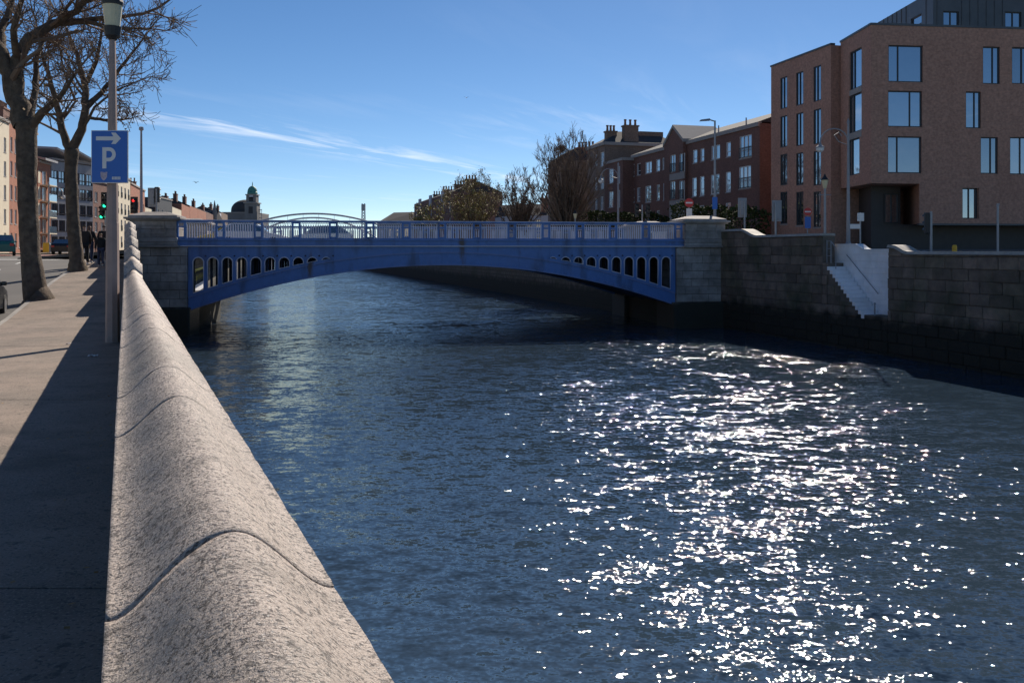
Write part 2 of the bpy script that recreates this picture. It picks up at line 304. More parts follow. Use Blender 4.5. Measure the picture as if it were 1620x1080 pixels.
M = dict(
    granite=granite(),
    ashlar=material('ashlar', (.36, .325, .31), .8, .22, 4, bump=.5, bscale=18, bdist=.02, objvar=.14, tint=(.12, .105, .09), tscale=.7, tamt=.75),
    ashlar_wet=material('pier_base_stone', (.20, .18, .15), .7, .25, 3, bump=.6, bscale=8, bdist=.03, extra=tide),
    quay=material('quay_stone', (.175, .130, .105), .85, .4, 2.2, bump=.9, bscale=9, bdist=.05, objvar=.3, tint=(.07, .075, .04), tscale=.5, tamt=.7, extra=tide),
    quay_core=material('quay_mortar', (.15, .12, .10), .9, .3, 4, extra=tide),
    quay_cope=material('quay_coping', (.34, .31, .28), .75, .2, 5, bump=.4, bscale=25, objvar=.12),
    whitewash=material('white_paint', (.84, .84, .88), .7, .08, 2, bump=.3, bscale=14, bdist=.015, objvar=.03, tint=(.5, .5, .48), tscale=.9, tamt=.35),
    blue=material('blue_paint', (.075, .180, .45), .42, .12, 3, extra=blue_x),
    blue_mid=material('mid_blue_paint', (.13, .20, .42), .45, .15, 3, extra=blue_x),
    blue_pale=material('pale_blue_paint', (.58, .58, .70), .45, .1, 3, tint=(.22, .22, .30), tamt=.3),
    steel=material('dark_steel', (.035, .035, .04), .6, .2, 3),
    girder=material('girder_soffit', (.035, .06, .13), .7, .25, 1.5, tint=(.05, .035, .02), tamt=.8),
    paving=material('pavement_concrete', (.265, .205, .165), .88, .2, 2.5, objvar=.05, bump=.5, bscale=140, bdist=.004, extra=paving_x, tint=(.14, .12, .10), tscale=.8, tamt=.6),
    kerb=material('kerb_granite', (.30, .28, .26), .8, .15, 8, bump=.3, bscale=60, objvar=.1),
    asphalt=material('asphalt', (.125, .116, .108), .85, .14, 1.2, bump=.4, bscale=110, bdist=.005, tint=(.07, .068, .066), tscale=.3, tamt=.6),
    redlane=material('red_surfacing', (.30, .13, .10), .85, .15, 1.5),
    road_white=material('road_paint', (.62, .62, .60), .7, .15, 6),
    soil=material('city_ground', (.12, .115, .105), .9, .2, .4),
    bark=material('bark', (.10, .072, .053), .95, .5, 5, bump=1, bscale=9, bdist=.09, tint=(.22, .17, .12), tscale=3.5, tamt=.45),
    twig=material('twig', (.17, .115, .08), .9, .25, 3),
    leaf=material('dry_leaf', (.28, .17, .06), .7, .3, 9),
    leaf_y=material('spring_leaf', (.33, .28, .08), .7, .3, 2),
    hedge=material('hedge_leaf', (.05, .065, .022), .9, .4, 3, spec=.15),
    concrete_post=material('concrete_post', (.34, .25, .22), .75, .12, 5, bump=.3, bscale=50, bdist=.004),
    galv=material('galvanised', (.30, .31, .33), .5, .15, 4, metal=.3),
    grey_paint=material('grey_paint', (.28, .28, .30), .5, .1, 4),
    black=material('black_paint', (.016, .016, .018), .5, .2, 5),
    white=material('white_plastic', (.72, .72, .72), .4, .05, 4),
    lampglass=material('lamp_glass', (.62, .55, .36), .35, .1, 6),
    sign_blue=material('sign_blue', (.004, .11, .46), .35, .05, 3),
    sign_white=material('sign_white', (.72, .68, .66), .45, .04, 5),
    sign_red=material('sign_red', (.55, .02, .02), .4, .05, 5),
    yellow=material('yellow_paint', (.62, .36, .02), .5, .1, 5),
    graf_y=material('yellow_spray', (.70, .62, .03), .6, .1, 5),
    graf_w=material('pale_spray', (.72, .72, .74), .6, .12, 3),
    brick_tan=brick_mat('tan_brick', (.47, .235, .165), (.385, .19, .135), (.37, .25, .20), stain=(.26, .125, .09), stamt=.3),
    brick_red=brick_mat('red_brick', (.225, .108, .080), (.18, .088, .068), (.14, .08, .065), stain=(.06, .03, .025), stamt=.35),
    brick_buff=brick_mat('buff_brick', (.24, .165, .125), (.20, .135, .10), (.2, .15, .12), stain=(.09, .06, .05)),
    brick_orange=brick_mat('orange_brick', (.40, .14, .075), (.33, .11, .06), (.3, .2, .15), stain=(.2, .09, .06), stamt=.3),
    render_cream=material('cream_render', (.66, .58, .44), .85, .08, 2, tint=(.5, .43, .34), tamt=.4),
    render_grey=material('grey_render', (.32, .325, .345), .85, .12, 2, tint=(.24, .24, .26), tamt=.4),
    render_white=material('white_render', (.50, .50, .54), .85, .08, 1),
    slate=material('slate', (.05, .047, .05), .9, .2, 3, bump=.3, bscale=8, bdist=.02),
    zinc=material('zinc', (.085, .09, .10), .45, .15, 1.5, metal=.4),
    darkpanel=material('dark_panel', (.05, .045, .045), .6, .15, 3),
    trim=material('stone_trim', (.32, .29, .27), .8, .12, 4),
    frame=material('window_frame', (.03, .03, .035), .5, .1, 5),
    frame_w=material('white_window_frame', (.62, .62, .62), .5, .06, 5),
    glass=glass_mat('window_glass', refl=.40), glass_b=glass_mat('window_glass_clear', (.03, .03, .035), .30),
    curtain=glass_mat('window_glass_curtained', (.33, .35, .38), .30),
    copper=material('copper_green', (.07, .24, .20), .65, .2, .5),
    church=material('church_stone', (.20, .19, .185), .9, .2, .3),
    pot=material('clay_pot', (.22, .12, .08), .85, .2, 5),
    skin=material('skin', (.42, .24, .17), .6, .06, 10),
    cloth_black=material('black_cloth', (.016, .015, .016), .9, .2, 20), cloth_brown=material('brown_cloth', (.035, .024, .02), .9, .2, 20), denim=material('denim', (.035, .045, .09), .9, .2, 25),
    hair_brown=material('brown_hair', (.13, .055, .03), .6, .25, 40), hair_dark=material('dark_hair', (.02, .015, .012), .6, .25, 40), hair_fair=material('fair_hair', (.26, .16, .09), .6, .25, 40),
    shoe=material('pale_shoe', (.55, .53, .5), .7, .1, 9),
    tyre=material('tyre', (.02, .02, .02), .9, .1, 9), rim=material('rim', (.45, .45, .47), .35, .05, 9, metal=.8),
    car_black=material('black_car_paint', (.012, .014, .018), .22, .05, 4), car_white=material('white_car_paint', (.66, .67, .68), .25, .04, 4), car_teal=material('teal_car_paint', (.02, .12, .12), .25, .04, 4), car_red=material('red_car_paint', (.35, .02, .02), .25, .04, 4), car_silver=material('silver_car_paint', (.42, .43, .45), .25, .04, 4, metal=.5), car_yellow=material('yellow_car_paint', (.6, .42, .03), .3, .04, 4),
    tail=material('tail_lamp', (.4, .01, .01), .25, .05, 4), carglass=glass_mat('car_glass', (.01, .012, .014), .2),
    green_on=emit_mat('green_signal', (.02, .85, .42), 1.6), red_on=emit_mat('red_signal', (.85, .02, .02), 1.2), lens_off=material('signal_lens_unlit', (.03, .02, .02), .3, .05, 4),
    arch_white=material('arch_steel', (.46, .48, .50), .5, .06, .5), water=water_mat(),
)

# ------------------------------------------------------------------ terrain
def lerp(a, b, t): return a + (b - a) * t
def prof(Y, pts):
    if Y <= pts[0][0]: return pts[0][1]
    for (a, va), (b, vb) in zip(pts, pts[1:]):
        if Y <= b:
            t = (Y - a) / (b - a); return lerp(va, vb, t)
    return pts[-1][1]
GL = [(20, 2.8), (24, 2.95), (30, 3.45), (36, 4.0), (40, 4.25), (48, 4.45), (62, 4.58), (90, 4.58)]
GR = [(34, 3.6), (42, 3.9), (47, 4.2), (55, 4.9), (70, 4.9), (90, 4.6)]
gl = lambda Y: prof(Y, GL)
gr = lambda Y: prof(Y, GR)
UL = Vector((-.4005, .9163)); NL = Vector((.9163, .4005)); PL = Vector((-.046, 0))
def lp(s, w): p = PL + UL * s + NL * w; return p.x, p.y
W0 = Vector((13.03, 55.7)); WD = Vector((.262, -.965)); WI = Vector((.965, .262))
BU = Vector((.985, .1726)); BV = Vector((-.1726, .985)); B0 = Vector((-18.36, 50.2)); BROT = math.atan2(.1726, .985)
def bp(u, v): p = B0 + BU * u + BV * v; return p.x, p.y

water = MB().add([(-2500, -40, 0), (2500, -40, 0), (2500, 6000, 0), (-2500, 6000, 0)], [(0, 1, 2, 3)])
struct('water', water, M['water'])
struct('river_bed', MB().add([(-2500, -40, -3), (2500, -40, -3), (2500, 6000, -3), (-2500, 6000, -3)], [(0, 1, 2, 3)]), M['soil'])

def sheet(name, rows, m):
    """rows: list of lists of points (same length) -> grid"""
    mb = MB(); n = len(rows[0])
    mb.add([p for r in rows for p in r], [(i * n + j, i * n + j + 1, (i + 1) * n + j + 1, (i + 1) * n + j) for i in range(len(rows) - 1) for j in range(n - 1)])
    return struct(name, mb, m)
def xbankL(Y): return -.046 - .437 * Y if Y < 47 else (-20.585 - .289 * (Y - 62.3) if Y > 62.3 else lerp(-20.585, -20.585, 0))
YS = [-14, -6, 0, 4, 8, 12, 16, 20, 22, 24, 26, 28, 30, 32, 34, 36, 38, 40, 44, 48, 50, 56, 62, 64, 70, 80, 90, 120, 160, 220, 300, 430]
kerbw = lambda Y: prof(Y, [(-20, 3.45), (23.3, 3.3), (32, 2.75), (36, 2.3), (42, 2.1)])
rows = []
for Y in YS:
    xr = xbankL(Y) - (.0 if Y > 44 else .3); rows.append([(xr - d, Y, gl(Y) - .12) for d in (0, 3, 6, 9, 14, 20, 32, 60)])
sheet('road', rows, M['asphalt'])
rows = []
for Y in YS + [900, 3000]:
    xr = xbankL(Y); rows.append([(xr - d, Y, gl(Y) - .15) for d in (40, 80, 300, 3000)])
sheet('ground', rows, M['soil'])
# pavement in long concrete bays with open joints
pav = sheet('pavement', [[(-.046 - .437 * Y - kerbw(Y) + .1, Y, gl(Y) - .02), (-.046 - .437 * Y + .3, Y, gl(Y) - .02)] for Y in [-14, 0, 10] + list(range(20, 46, 2)) + [45.5]], M['asphalt'])
bays = [-12, -6, -1.4, 5.25, 11.9, 18.6, 22, 25.4, 28.8, 32.2, 35.6, 39, 42.4, 45.5]
for a, b in zip(bays, bays[1:]):
    mb = MB(); n = 4; g = .012
    ys = [lerp(a + g, b - g, i / n) for i in range(n + 1)]
    top = []
    for Y in ys:
        xl = -.046 - .437 * Y - kerbw(Y) + .16; xr = -.046 - .437 * Y + .2
        # joints run square to the wall
        dy = .437 * .9
        top.append([(xl, Y - dy * 0, gl(Y)), (xl * .5 + xr * .5, Y + 0 * dy, gl(Y) + .004), (xr, Y, gl(Y))])
    vs_ = [p for r in top for p in r] + [(p[0], p[1], p[2] - .3) for r in top for p in r]; k = 3 * (n + 1); fs = []
    for i in range(n):
        for j in range(2): q = i * 3 + j; fs.append((q, q + 1, q + 4, q + 3))
    for i in range(n): fs += [(i * 3, i * 3 + 3, k + i * 3 + 3, k + i * 3), (i * 3 + 2, i * 3 + 5, k + i * 3 + 5, k + i * 3 + 2)]
    fs += [(0, 1, k + 1, k), (1, 2, k + 2, k + 1), (n * 3, n * 3 + 1, k + n * 3 + 1, k + n * 3), (n * 3 + 1, n * 3 + 2, k + n * 3 + 2, k + n * 3 + 1)]
    mb.add(vs_, fs).build('paving_bay', M['paving'], pav)
kb = sheet('kerb', [[(-.046 - .437 * Y - kerbw(Y) + .01, Y, gl(Y) - .03), (-.046 - .437 * Y - kerbw(Y) + .14, Y, gl(Y) - .03)] for Y in [-14, 2, 10] + list(range(20, 46, 2))], M['kerb'])
Y = 2.0
while Y < 44:
    Y2 = Y + .92; mb = MB(); vs_ = []
    for q in (Y + .006, Y2 - .006):
        xl = -.046 - .437 * q - kerbw(q)
        for dx, dz in ((-.0, -.3), (.0, -.015), (.015, .003), (.15, .003), (.15, -.3)): vs_.append((xl + dx, q, gl(q) + dz))
    mb.add(vs_, [(i, i + 1, i + 6, i + 5) for i in range(4)] + [(0, 1, 2, 3, 4), (5, 6, 7, 8, 9)]).build('kerb_stone', M['kerb'], kb); Y = Y2
# road markings
mk = MB()
for i in range(8):
    Y = 24 + i * 6.0; x = -.046 - .437 * Y - kerbw(Y) - 3.1
    vs_ = [(x, Y, gl(Y) - .112), (x + .12, Y, gl(Y) - .112), (x + .12 - .437 * 2, Y + 2, gl(Y + 2) - .112), (x - .437 * 2, Y + 2, gl(Y + 2) - .112)]
    struct('lane_marking', MB().add(vs_, [(0, 1, 2, 3)]), M['road_white'])
struct('red_lane', MB().add([(-34, 62, gl(62) - .112), (-27, 62, gl(62) - .112), (-29, 76, gl(76) - .112), (-70, 76, gl(76) - .112), (-70, 70, gl(70) - .112)], [(0, 1, 2, 3, 4)]), M['redlane'])
for a, b in ((47.5, 48.4), (56, 56.6)):
    struct('stop_line', MB().add([(-31, a, gl(a) - .110), (-24.5, a, gl(a) - .110), (-24.5, b, gl(b) - .110), (-31, b, gl(b) - .110)], [(0, 1, 2, 3)]), M['road_white'])
struct('far_pavement', MB().add([(-110, 92, 4.56), (-45, 88, 4.56), (-72, 190, 4.56), (-190, 210, 4.56)], [(0, 1, 2, 3)]), M['paving'])
# right bank street
def xbankR(Y):
    if Y < 55.7: t = (55.7 - Y) / .965; return 13.03 + .262 * t
    if Y < 68.1: return lerp(13.03, 8.46, (Y - 55.7) / 12.4)
    return 8.46 - .289 * (Y - 68.1)
rows = []
for Y in [5, 20, 34, 38, 42, 45, 47, 51, 55, 60, 66, 70, 80, 90, 120, 160, 220, 300, 430]:
    xr = xbankR(Y) + (1.7 if Y < 56 else .2); rows.append([(xr + d, Y, gr(Y)) for d in (0, 3, 9, 14, 40)])
sheet('quay_street', rows, M['asphalt'])
rows = []
for Y in [5, 34, 38, 42, 45, 47, 51, 55, 60, 70, 80, 90, 120, 160, 220, 300, 430, 900, 3000]:
    rows.append([(xbankR(Y) + d, Y, gr(Y) - .03) for d in (30, 100, 300, 3000)])
sheet('city_ground', rows, M['soil'])
struct('far_ground', MB().add([(-3000, 425, 4.4), (3000, 425, 4.4), (3000, 6000, 4.4), (-3000, 6000, 4.4)], [(0, 1, 2, 3)]), M['soil'])
# quay walls beyond the bridge
def far_wall(name, label, pts, ztop, inward, m):
    root = thing(name, label, 'quay wall', (pts[0][0], pts[0][1], 0))
    mb = MB()
    for (x0, y0), (x1, y1) in zip(pts, pts[1:]):
        mb.add([(x0, y0, -1), (x1, y1, -1), (x1, y1, ztop), (x0, y0, ztop), (x0 + inward, y0, -1), (x1 + inward, y1, -1), (x1 + inward, y1, ztop), (x0 + inward, y0, ztop)],
               [(0, 1, 2, 3), (4, 5, 6, 7), (3, 2, 6, 7), (0, 3, 7, 4), (1, 2, 6, 5)])
    mb.build('wall', m, root)
    for (x0, y0), (x1, y1) in zip(pts, pts[1:]):
        o = -.08 if inward > 0 else .08
        MB().add([(x0 + o, y0, ztop), (x1 + o, y1, ztop), (x1 + o, y1, ztop + .25), (x0 + o, y0, ztop + .25), (x0 + inward - o, y0, ztop), (x1 + inward - o, y1, ztop), (x1 + inward - o, y1, ztop + .25), (x0 + inward - o, y0, ztop + .25)],
               [(0, 1, 2, 3), (4, 5, 6, 7), (3, 2, 6, 7), (0, 3, 7, 4), (1, 2, 6, 5), (0, 1, 5, 4)]).build('coping', M['quay_cope'], root)
quay_far = brick_mat('quay_masonry', (.15, .125, .10), (.11, .095, .075), (.07, .06, .05), bw=.9, bh=.42, stain=(.06, .065, .03), stamt=.8)
def add_tide(m):
    nt = m.node_tree; p = nt.nodes['Principled BSDF']; src = p.inputs['Base Color'].links[0].from_socket
    geo = nt.nodes.new('ShaderNodeNewGeometry'); c = mixto(nt, src, zband(nt, geo.outputs['Position'], 1.4, 2.1, .4, 0, .93), (.018, .017, .009)); nt.links.new(c, p.inputs['Base Color'])
add_tide(quay_far)
far_wall('quay_wall', 'dark stone quay wall running on beyond the blue bridge, seen under its arch', [(8.46 - .289 * (y - 68.1), y) for y in (68.1, 90, 120, 160, 220, 300, 425)], 5.6, .6, quay_far)
far_wall('quay_wall', 'sunny quay wall on the church side beyond the blue bridge', [(-22.5 - .289 * (y - 62.6), y) for y in (62.6, 90, 120, 160, 220, 300, 425)], 5.6, -.6, quay_far)

# ------------------------------------------------------------------ left parapet with bell-shaped granite coping
LEV = [(26.0, 3.98), (30.5, 4.40), (35.0, 4.80), (39.5, 5.25), (43.5, 5.70), (60, 6.10)]
def edge_z(Y):
    z = 3.98
    for (Ys, lv), (_, nx) in zip(LEV, LEV[1:]):
        t = min(1, max(0, (Y - Ys) / .55)); t = t * t * (3 - 2 * t); z += (nx - lv) * t
    return z
par = thing('quay_parapet', 'long granite river parapet with rounded coping beside the pavement', 'parapet wall', (-.046, 0, 2.8))
CW = .512
def bell(w): 
    q = min(1, abs(w / CW - .51) / .49); return .165 * (.5 + .5 * math.cos(math.pi * q)) ** .85
joints = [-3.2, -.9, 2.15, 4.25, 5.4, 6.75, 8.2, 9.95, 11.5, 13.1, 14.6, 16.3, 17.9, 19.4, 21.0, 22.7, 24.3, 26.0, 27.6, 28.35, 29.1, 31, 33.2, 34.0, 36, 38.1, 38.9, 41, 43.0, 43.8, 45.9, 47.4, 48.3, 50.3, 52.0, 53.6]
rs = np.random.RandomState(3)
for a, b in zip(joints, joints[1:]):
    near = a < 9; nu = 40 if near else 18; ns = max(2, int((b - a) / (.035 if near else .12))); g = .0022 + rs.rand() * .0015
    dz = (rs.rand() - .5) * .003; dw = (rs.rand() - .5) * .003
    grid = []
    ph = rs.rand(12) * 6.28
    for i in range(ns + 1):
        s = lerp(a + g, b - g, i / ns); row = []
        ed = min(i, ns - i) * (b - a) / ns
        for j in range(nu + 1):
            w = CW * j / nu; x, y = lp(s, w + dw); Yc = .9163 * s + .2
            h = bell(w); z = edge_z(Yc) + h + dz
            n_ = .0018 * math.sin(9 * s + 21 * w) + .0012 * math.sin(23 * s - 31 * w) + .001 * math.sin(51 * s + 44 * w) + .0012 * math.sin(37 * w - 16 * s)
            z += n_ - (.003 if near and ed < .02 else 0)
            row.append((x, y, z))
        x, y = lp(s, CW + dw); row.append((x, y, edge_z(.9163 * s + .2) - .22 + dz))
        x, y = lp(s, dw); row.insert(0, (x, y, edge_z(.9163 * s + .2) - .22 + dz))
        grid.append(row)
    n = len(grid[0]); mb = MB()
    mb.add([p for r in grid for p in r], [(i * n + j, i * n + j + 1, (i + 1) * n + j + 1, (i + 1) * n + j) for i in range(ns) for j in range(n - 1)] + [tuple(range(n)), tuple(ns * n + q for q in range(n))] + [(i * n, (i + 1) * n, (i + 1) * n + n - 1, i * n + n - 1) for i in range(ns)])
    mb.build('coping_stone', M['granite'], par, smooth=True)
    o = bpy.context.collection.objects[-1]
# wall below the coping
mb = MB(); ss = [-3.2] + [s for s in np.arange(0, 53.7, 1.0)] + [53.6]; vs_ = []
for s in ss:
    zt = edge_z(.9163 * s - .35) - .2 if s > 20 else 3.78
    for w, z in ((.05, 2.3), (.05, zt), (.47, zt), (.47, -1.0)):
        x, y = lp(s, w); vs_.append((x, y, z))
mb.add(vs_, [(i * 4 + j, i * 4 + j + 1, i * 4 + 5 + j, i * 4 + 4 + j) for i in range(len(ss) - 1) for j in range(3)])
mb.build('wall', quay_far, par)

# ------------------------------------------------------------------ blue iron bridge (local axes: u along, v away from camera)
br = thing('road_bridge', 'blue painted cast iron arch bridge with arched spandrel openings across the river', 'bridge', (B0.x, B0.y, 0), BROT)
LOC[br.name] = Vector((0, 0, 0))
SPAN, CRN, SPR, RIB, WID = 28.97, 4.0, 1.45, .72, 12.4
def zl(u): return SPR + (CRN - SPR) * (1 - ((u - SPAN / 2) / (SPAN / 2)) ** 2)
def zu(u): return zl(u) + RIB
OPEN = [.55 + .79 * i for i in range(10)] + [SPAN - .62 - .80 * i for i in range(10)]
OW, OT = .275, 4.42
def opening(u):
    """(bottom, top) of the hole at u or None"""
    for c in OPEN:
        d = abs(u - c)
        if d < OW - 1e-6:
            b = zu(u) + .17; t = OT - OW + math.sqrt(max(0, OW * OW - d * d))
            if t - b > .012: return b, t
    return None
def ribstrip(u0, u1, f0, f1, v0, v1, n=72):
    mb = MB(); vs_ = []
    for i in range(n + 1):
        u = lerp(u0, u1, i / n); a, b = f0(u), f1(u); vs_ += [(u, v0, a), (u, v1, a), (u, v1, b), (u, v0, b)]
    fs = [(0, 1, 2, 3), (n * 4, n * 4 + 1, n * 4 + 2, n * 4 + 3)]
    for i in range(n):
        q = i * 4
        for j in range(4): fs.append((q + j, q + (j + 1) % 4, q + 4 + (j + 1) % 4, q + 4 + j))
    return mb.add(vs_, fs)
def side(v, sg):
    """one face of the bridge; sg=-1 faces the camera"""
    rib = ribstrip(0, SPAN, zl, zu, v, v - sg * .1).build('arch_rib', M['blue'], br, True)
    ribstrip(0.01, SPAN - .01, lambda u: zl(u) - .05, lambda u: zl(u) + .03, v + sg * .12, v - sg * .2).build('lower_flange', M['blue_mid'], rib, True)
    ribstrip(0.01, SPAN - .01, lambda u: zu(u) - .05, lambda u: zu(u) + .03, v + sg * .07, v - sg * .02).build('upper_flange', M['blue_mid'], rib, True)
    rv = MB()
    for i in range(118):
        u = .35 + i * .24
        if u > SPAN - .3: break
        for q in (zl(u) + .13, ) if i % 2 else (zl(u) + .13, zl(u) + RIB - .13): rv.lathe([(.028, 0), (.02, sg * .02), (.002, sg * .026)], (u, v - .001 * -sg, q), 6, 'y')
    o = rv.build('rivet', M['blue_mid'], rib, True); o['kind'] = 'stuff'
    us = sorted(set([0, SPAN] + [c + OW * math.sin(math.pi / 2 * q / 7) for c in OPEN for q in range(-7, 8)] + list(np.linspace(8.2, SPAN - 8.2, 10)) + [c + .395 for c in OPEN[:10]] + [c - .4 for c in OPEN[10:]]))
    mb = MB(); ZT = 5.05
    for a, b in zip(us, us[1:]):
        if b - a < 1e-5: continue
        m_ = (a + b) / 2; o = opening(m_)
        def quad(z0a, z0b, z1a, z1b): mb.add([(a, v, z0a), (b, v, z0b), (b, v, z1b), (a, v, z1a)], [(0, 1, 2, 3)])
        if o is None: quad(zu(a) - .02, zu(b) - .02, ZT, ZT)
        else:
            c = min(OPEN, key=lambda q: abs(q - m_)); tt = lambda u: OT - OW + math.sqrt(max(0, OW * OW - (u - c) ** 2)); bb = lambda u: min(zu(u) + .17, tt(u))
            quad(zu(a) - .02, zu(b) - .02, bb(a), bb(b)); quad(tt(a), tt(b), ZT, ZT)
    for u in (8.55, 10.6, 12.6, 14.49, 16.4, 18.4, 20.4):
        MB().box(u - .09, u + .09, v + sg * .05 - .012, v + sg * .05 + .012, zu(u) + .035, 5.05).build('plate_lap', M['blue'], br, True)
    sp = mb.build('spandrel_plate', M['blue'], br, True)
    bm = bmesh.new(); bm.from_mesh(sp.data); bmesh.ops.remove_doubles(bm, verts=bm.verts, dist=1e-4); bmesh.ops.recalc_face_normals(bm, faces=bm.faces); bm.to_mesh(sp.data); bm.free()
    md = sp.modifiers.new('thick', 'SOLIDIFY'); md.thickness = .1; md.offset = 0
    for c in OPEN:
        if OT - (zu(c) + .17) < .03: continue
        pts = []
        tt = lambda u: OT - OW + math.sqrt(max(0, OW * OW - (u - c) ** 2)); bb = lambda u: zu(u) + .17
        for q in range(0, 15):
            w = math.pi * q / 14; u = c - OW * math.cos(w)
            if tt(u) > bb(u): pts.append((u, tt(u)))
        lo = [(c + OW, bb(c + OW)), (c - OW, bb(c - OW))] if bb(c + OW) < OT - OW and bb(c - OW) < OT - OW else [(pts[-1][0], bb(pts[-1][0])), (pts[0][0], bb(pts[0][0]))]
        loop = pts + lo; mb = MB(); n = len(loop); vs_ = []
        cz = sum(p[1] for p in loop) / n
        for (u, z) in loop:
            du, dz = u - c, z - cz; L = math.hypot(du, dz) or 1; k = .05
            for off, vv in ((-.004, v - sg * .03), (-.004, v + sg * .085), (k, v + sg * .085), (k, v + sg * .0)): vs_.append((u + du / L * off, vv, z + dz / L * off))
        mb.add(vs_, [(i * 4 + j, i * 4 + j + 1, ((i + 1) % n) * 4 + j + 1, ((i + 1) % n) * 4 + j) for i in range(n) for j in range(3)])
        mb.build('opening_trim', M['blue_pale'] if True else M['blue'], sp, True)
    # small dark bosses between the openings, under the string course
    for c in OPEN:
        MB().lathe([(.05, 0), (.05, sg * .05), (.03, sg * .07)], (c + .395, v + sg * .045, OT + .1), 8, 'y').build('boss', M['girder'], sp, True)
    fb = MB().box(-.6, SPAN + .6, v - .05, v + .05, 5.11, 5.46)
    fb.box(-.6, SPAN + .6, v + sg * .10 - .06, v + sg * .10 + .06, 5.40, 5.48).box(-.6, SPAN + .6, v + sg * .08 - .04, v + sg * .08 + .04, 5.13, 5.19)
    fas = fb.build('fascia_beam', M['blue'], br, True)
    MB().box(-.6, SPAN + .6, v + sg * .13 - .11, v + sg * .13 + .10, 5.055, 5.112).build('string_course', M['blue_pale'], fas, True)
    # balustrade
    NP = 15; u0, du = -.38, (SPAN + .28 + .3) / 14
    rail = MB().bevbox(-.7, SPAN + .7, v - .09, v + .09, 6.44, 6.53, .015).bevbox(-.7, SPAN + .7, v - .06, v + .06, 5.483, 5.55, .01)
    bal = rail.build('balustrade', M['blue'], br, True)
    ptop = MB().bevbox(-.72, SPAN + .72, v - .07, v + .07, 6.531, 6.575, .008).build('handrail_cap', M['blue_pale'], bal, True)
    pm = MB()
    for s_ in (-1, 1): pm.bevbox(s_ * .20 - .06, s_ * .20 + .06, -.085, .085, 0, .93, .012)
    pm.box(-.2, .2, -.05, .05, 0, .10).box(-.2, .2, -.05, .05, .62, .70).box(-.2, .2, -.05, .05, .86, .925)
    pme = pm.mesh('balustrade_post')
    bmx = MB().box(-.03, .03, -.03, .03, 0, .78)
    arc = [(-.014 + .072 - .072 * math.cos(math.pi * q / 6), .78 + .085 * math.sin(math.pi * q / 6)) for q in range(7)]
    for (a, za), (b, zb) in zip(arc, arc[1:]): bmx.add([(a, -.022, za), (b, -.022, zb), (b, -.022, zb + .04), (a, -.022, za + .04), (a, .022, za), (b, .022, zb), (b, .022, zb + .04), (a, .022, za + .04)], [(0, 1, 2, 3), (4, 5, 6, 7), (0, 1, 5, 4), (3, 2, 6, 7)])
    bmx.box(.04, .072, -.02, .02, .86, .9)
    bme = bmx.mesh('baluster'); pme.materials.append(M['blue']); bme.materials.append(M['blue_pale'])
    for i in range(NP):
        link('balustrade_post', pme, None, bal, (u0 + i * du, v, 5.52))
        if i < NP - 1:
            nb = 12; a = u0 + i * du + .27; b = u0 + (i + 1) * du - .27
            for j in range(nb): link('baluster', bme, None, bal, (lerp(a + .03, b - .05, j / (nb - 1)), v, 5.52))
side(0, -1); side(WID, 1)
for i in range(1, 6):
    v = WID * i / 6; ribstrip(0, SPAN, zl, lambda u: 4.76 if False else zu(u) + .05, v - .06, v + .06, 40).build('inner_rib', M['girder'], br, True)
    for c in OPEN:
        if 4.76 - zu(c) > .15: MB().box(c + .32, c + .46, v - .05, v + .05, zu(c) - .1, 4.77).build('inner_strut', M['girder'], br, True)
dk = MB(); pr = [(-9, 4.42), (-1.5, 5.02), (SPAN + 1.5, 5.02), (SPAN + 9, 4.88)]
vs_ = [(u, v, z) for v in (.1, WID - .1) for u, z in pr] + [(u, v, 4.76 if 0 < i < 3 else z - .1) for v in (.1, WID - .1) for i, (u, z) in enumerate(pr)]
dk.add(vs_, [(0, 1, 5, 4), (1, 2, 6, 5), (2, 3, 7, 6), (8, 9, 13, 12), (9, 10, 14, 13), (10, 11, 15, 14), (0, 1, 9, 8), (1, 2, 10, 9), (2, 3, 11, 10), (4, 5, 13, 12), (5, 6, 14, 13), (6, 7, 15, 14)])
dk.build('deck', M['asphalt'], br, True)
MB().box(-1, SPAN + 1, .12, 2.0, 5.025, 5.14).build('footway', M['paving'], br, True)
MB().box(-1, SPAN + 1, WID - 2.0, WID - .12, 5.025, 5.14).build('footway', M['paving'], br, True)
def stones(parent, u0, u1, v0, v1, z0, z1, cols, rows_, m, b=.018, jit=.3, seed=0):
    r = random.Random(seed); h = (z1 - z0) / rows_
    for j in range(rows_):
        cuts = [u0] + [lerp(u0, u1, (i + (.5 if j % 2 else 0) + r.uniform(-.12, .12) * jit) / cols) for i in range(1, cols + (0 if j % 2 else 0))] + [u1]
        if j % 2 and cols > 1: cuts = [u0] + [lerp(u0, u1, (i + .5) / cols + r.uniform(-.05, .05) * jit) for i in range(cols)] + [u1]
        for a, c in zip(cuts, cuts[1:]):
            e = r.uniform(-.008, .008)
            MB().bevbox(a + .008, c - .008, v0 + e, v1 - e, z0 + j * h + .008, z0 + (j + 1) * h - .008, b).build('stone_block', m, parent, True)
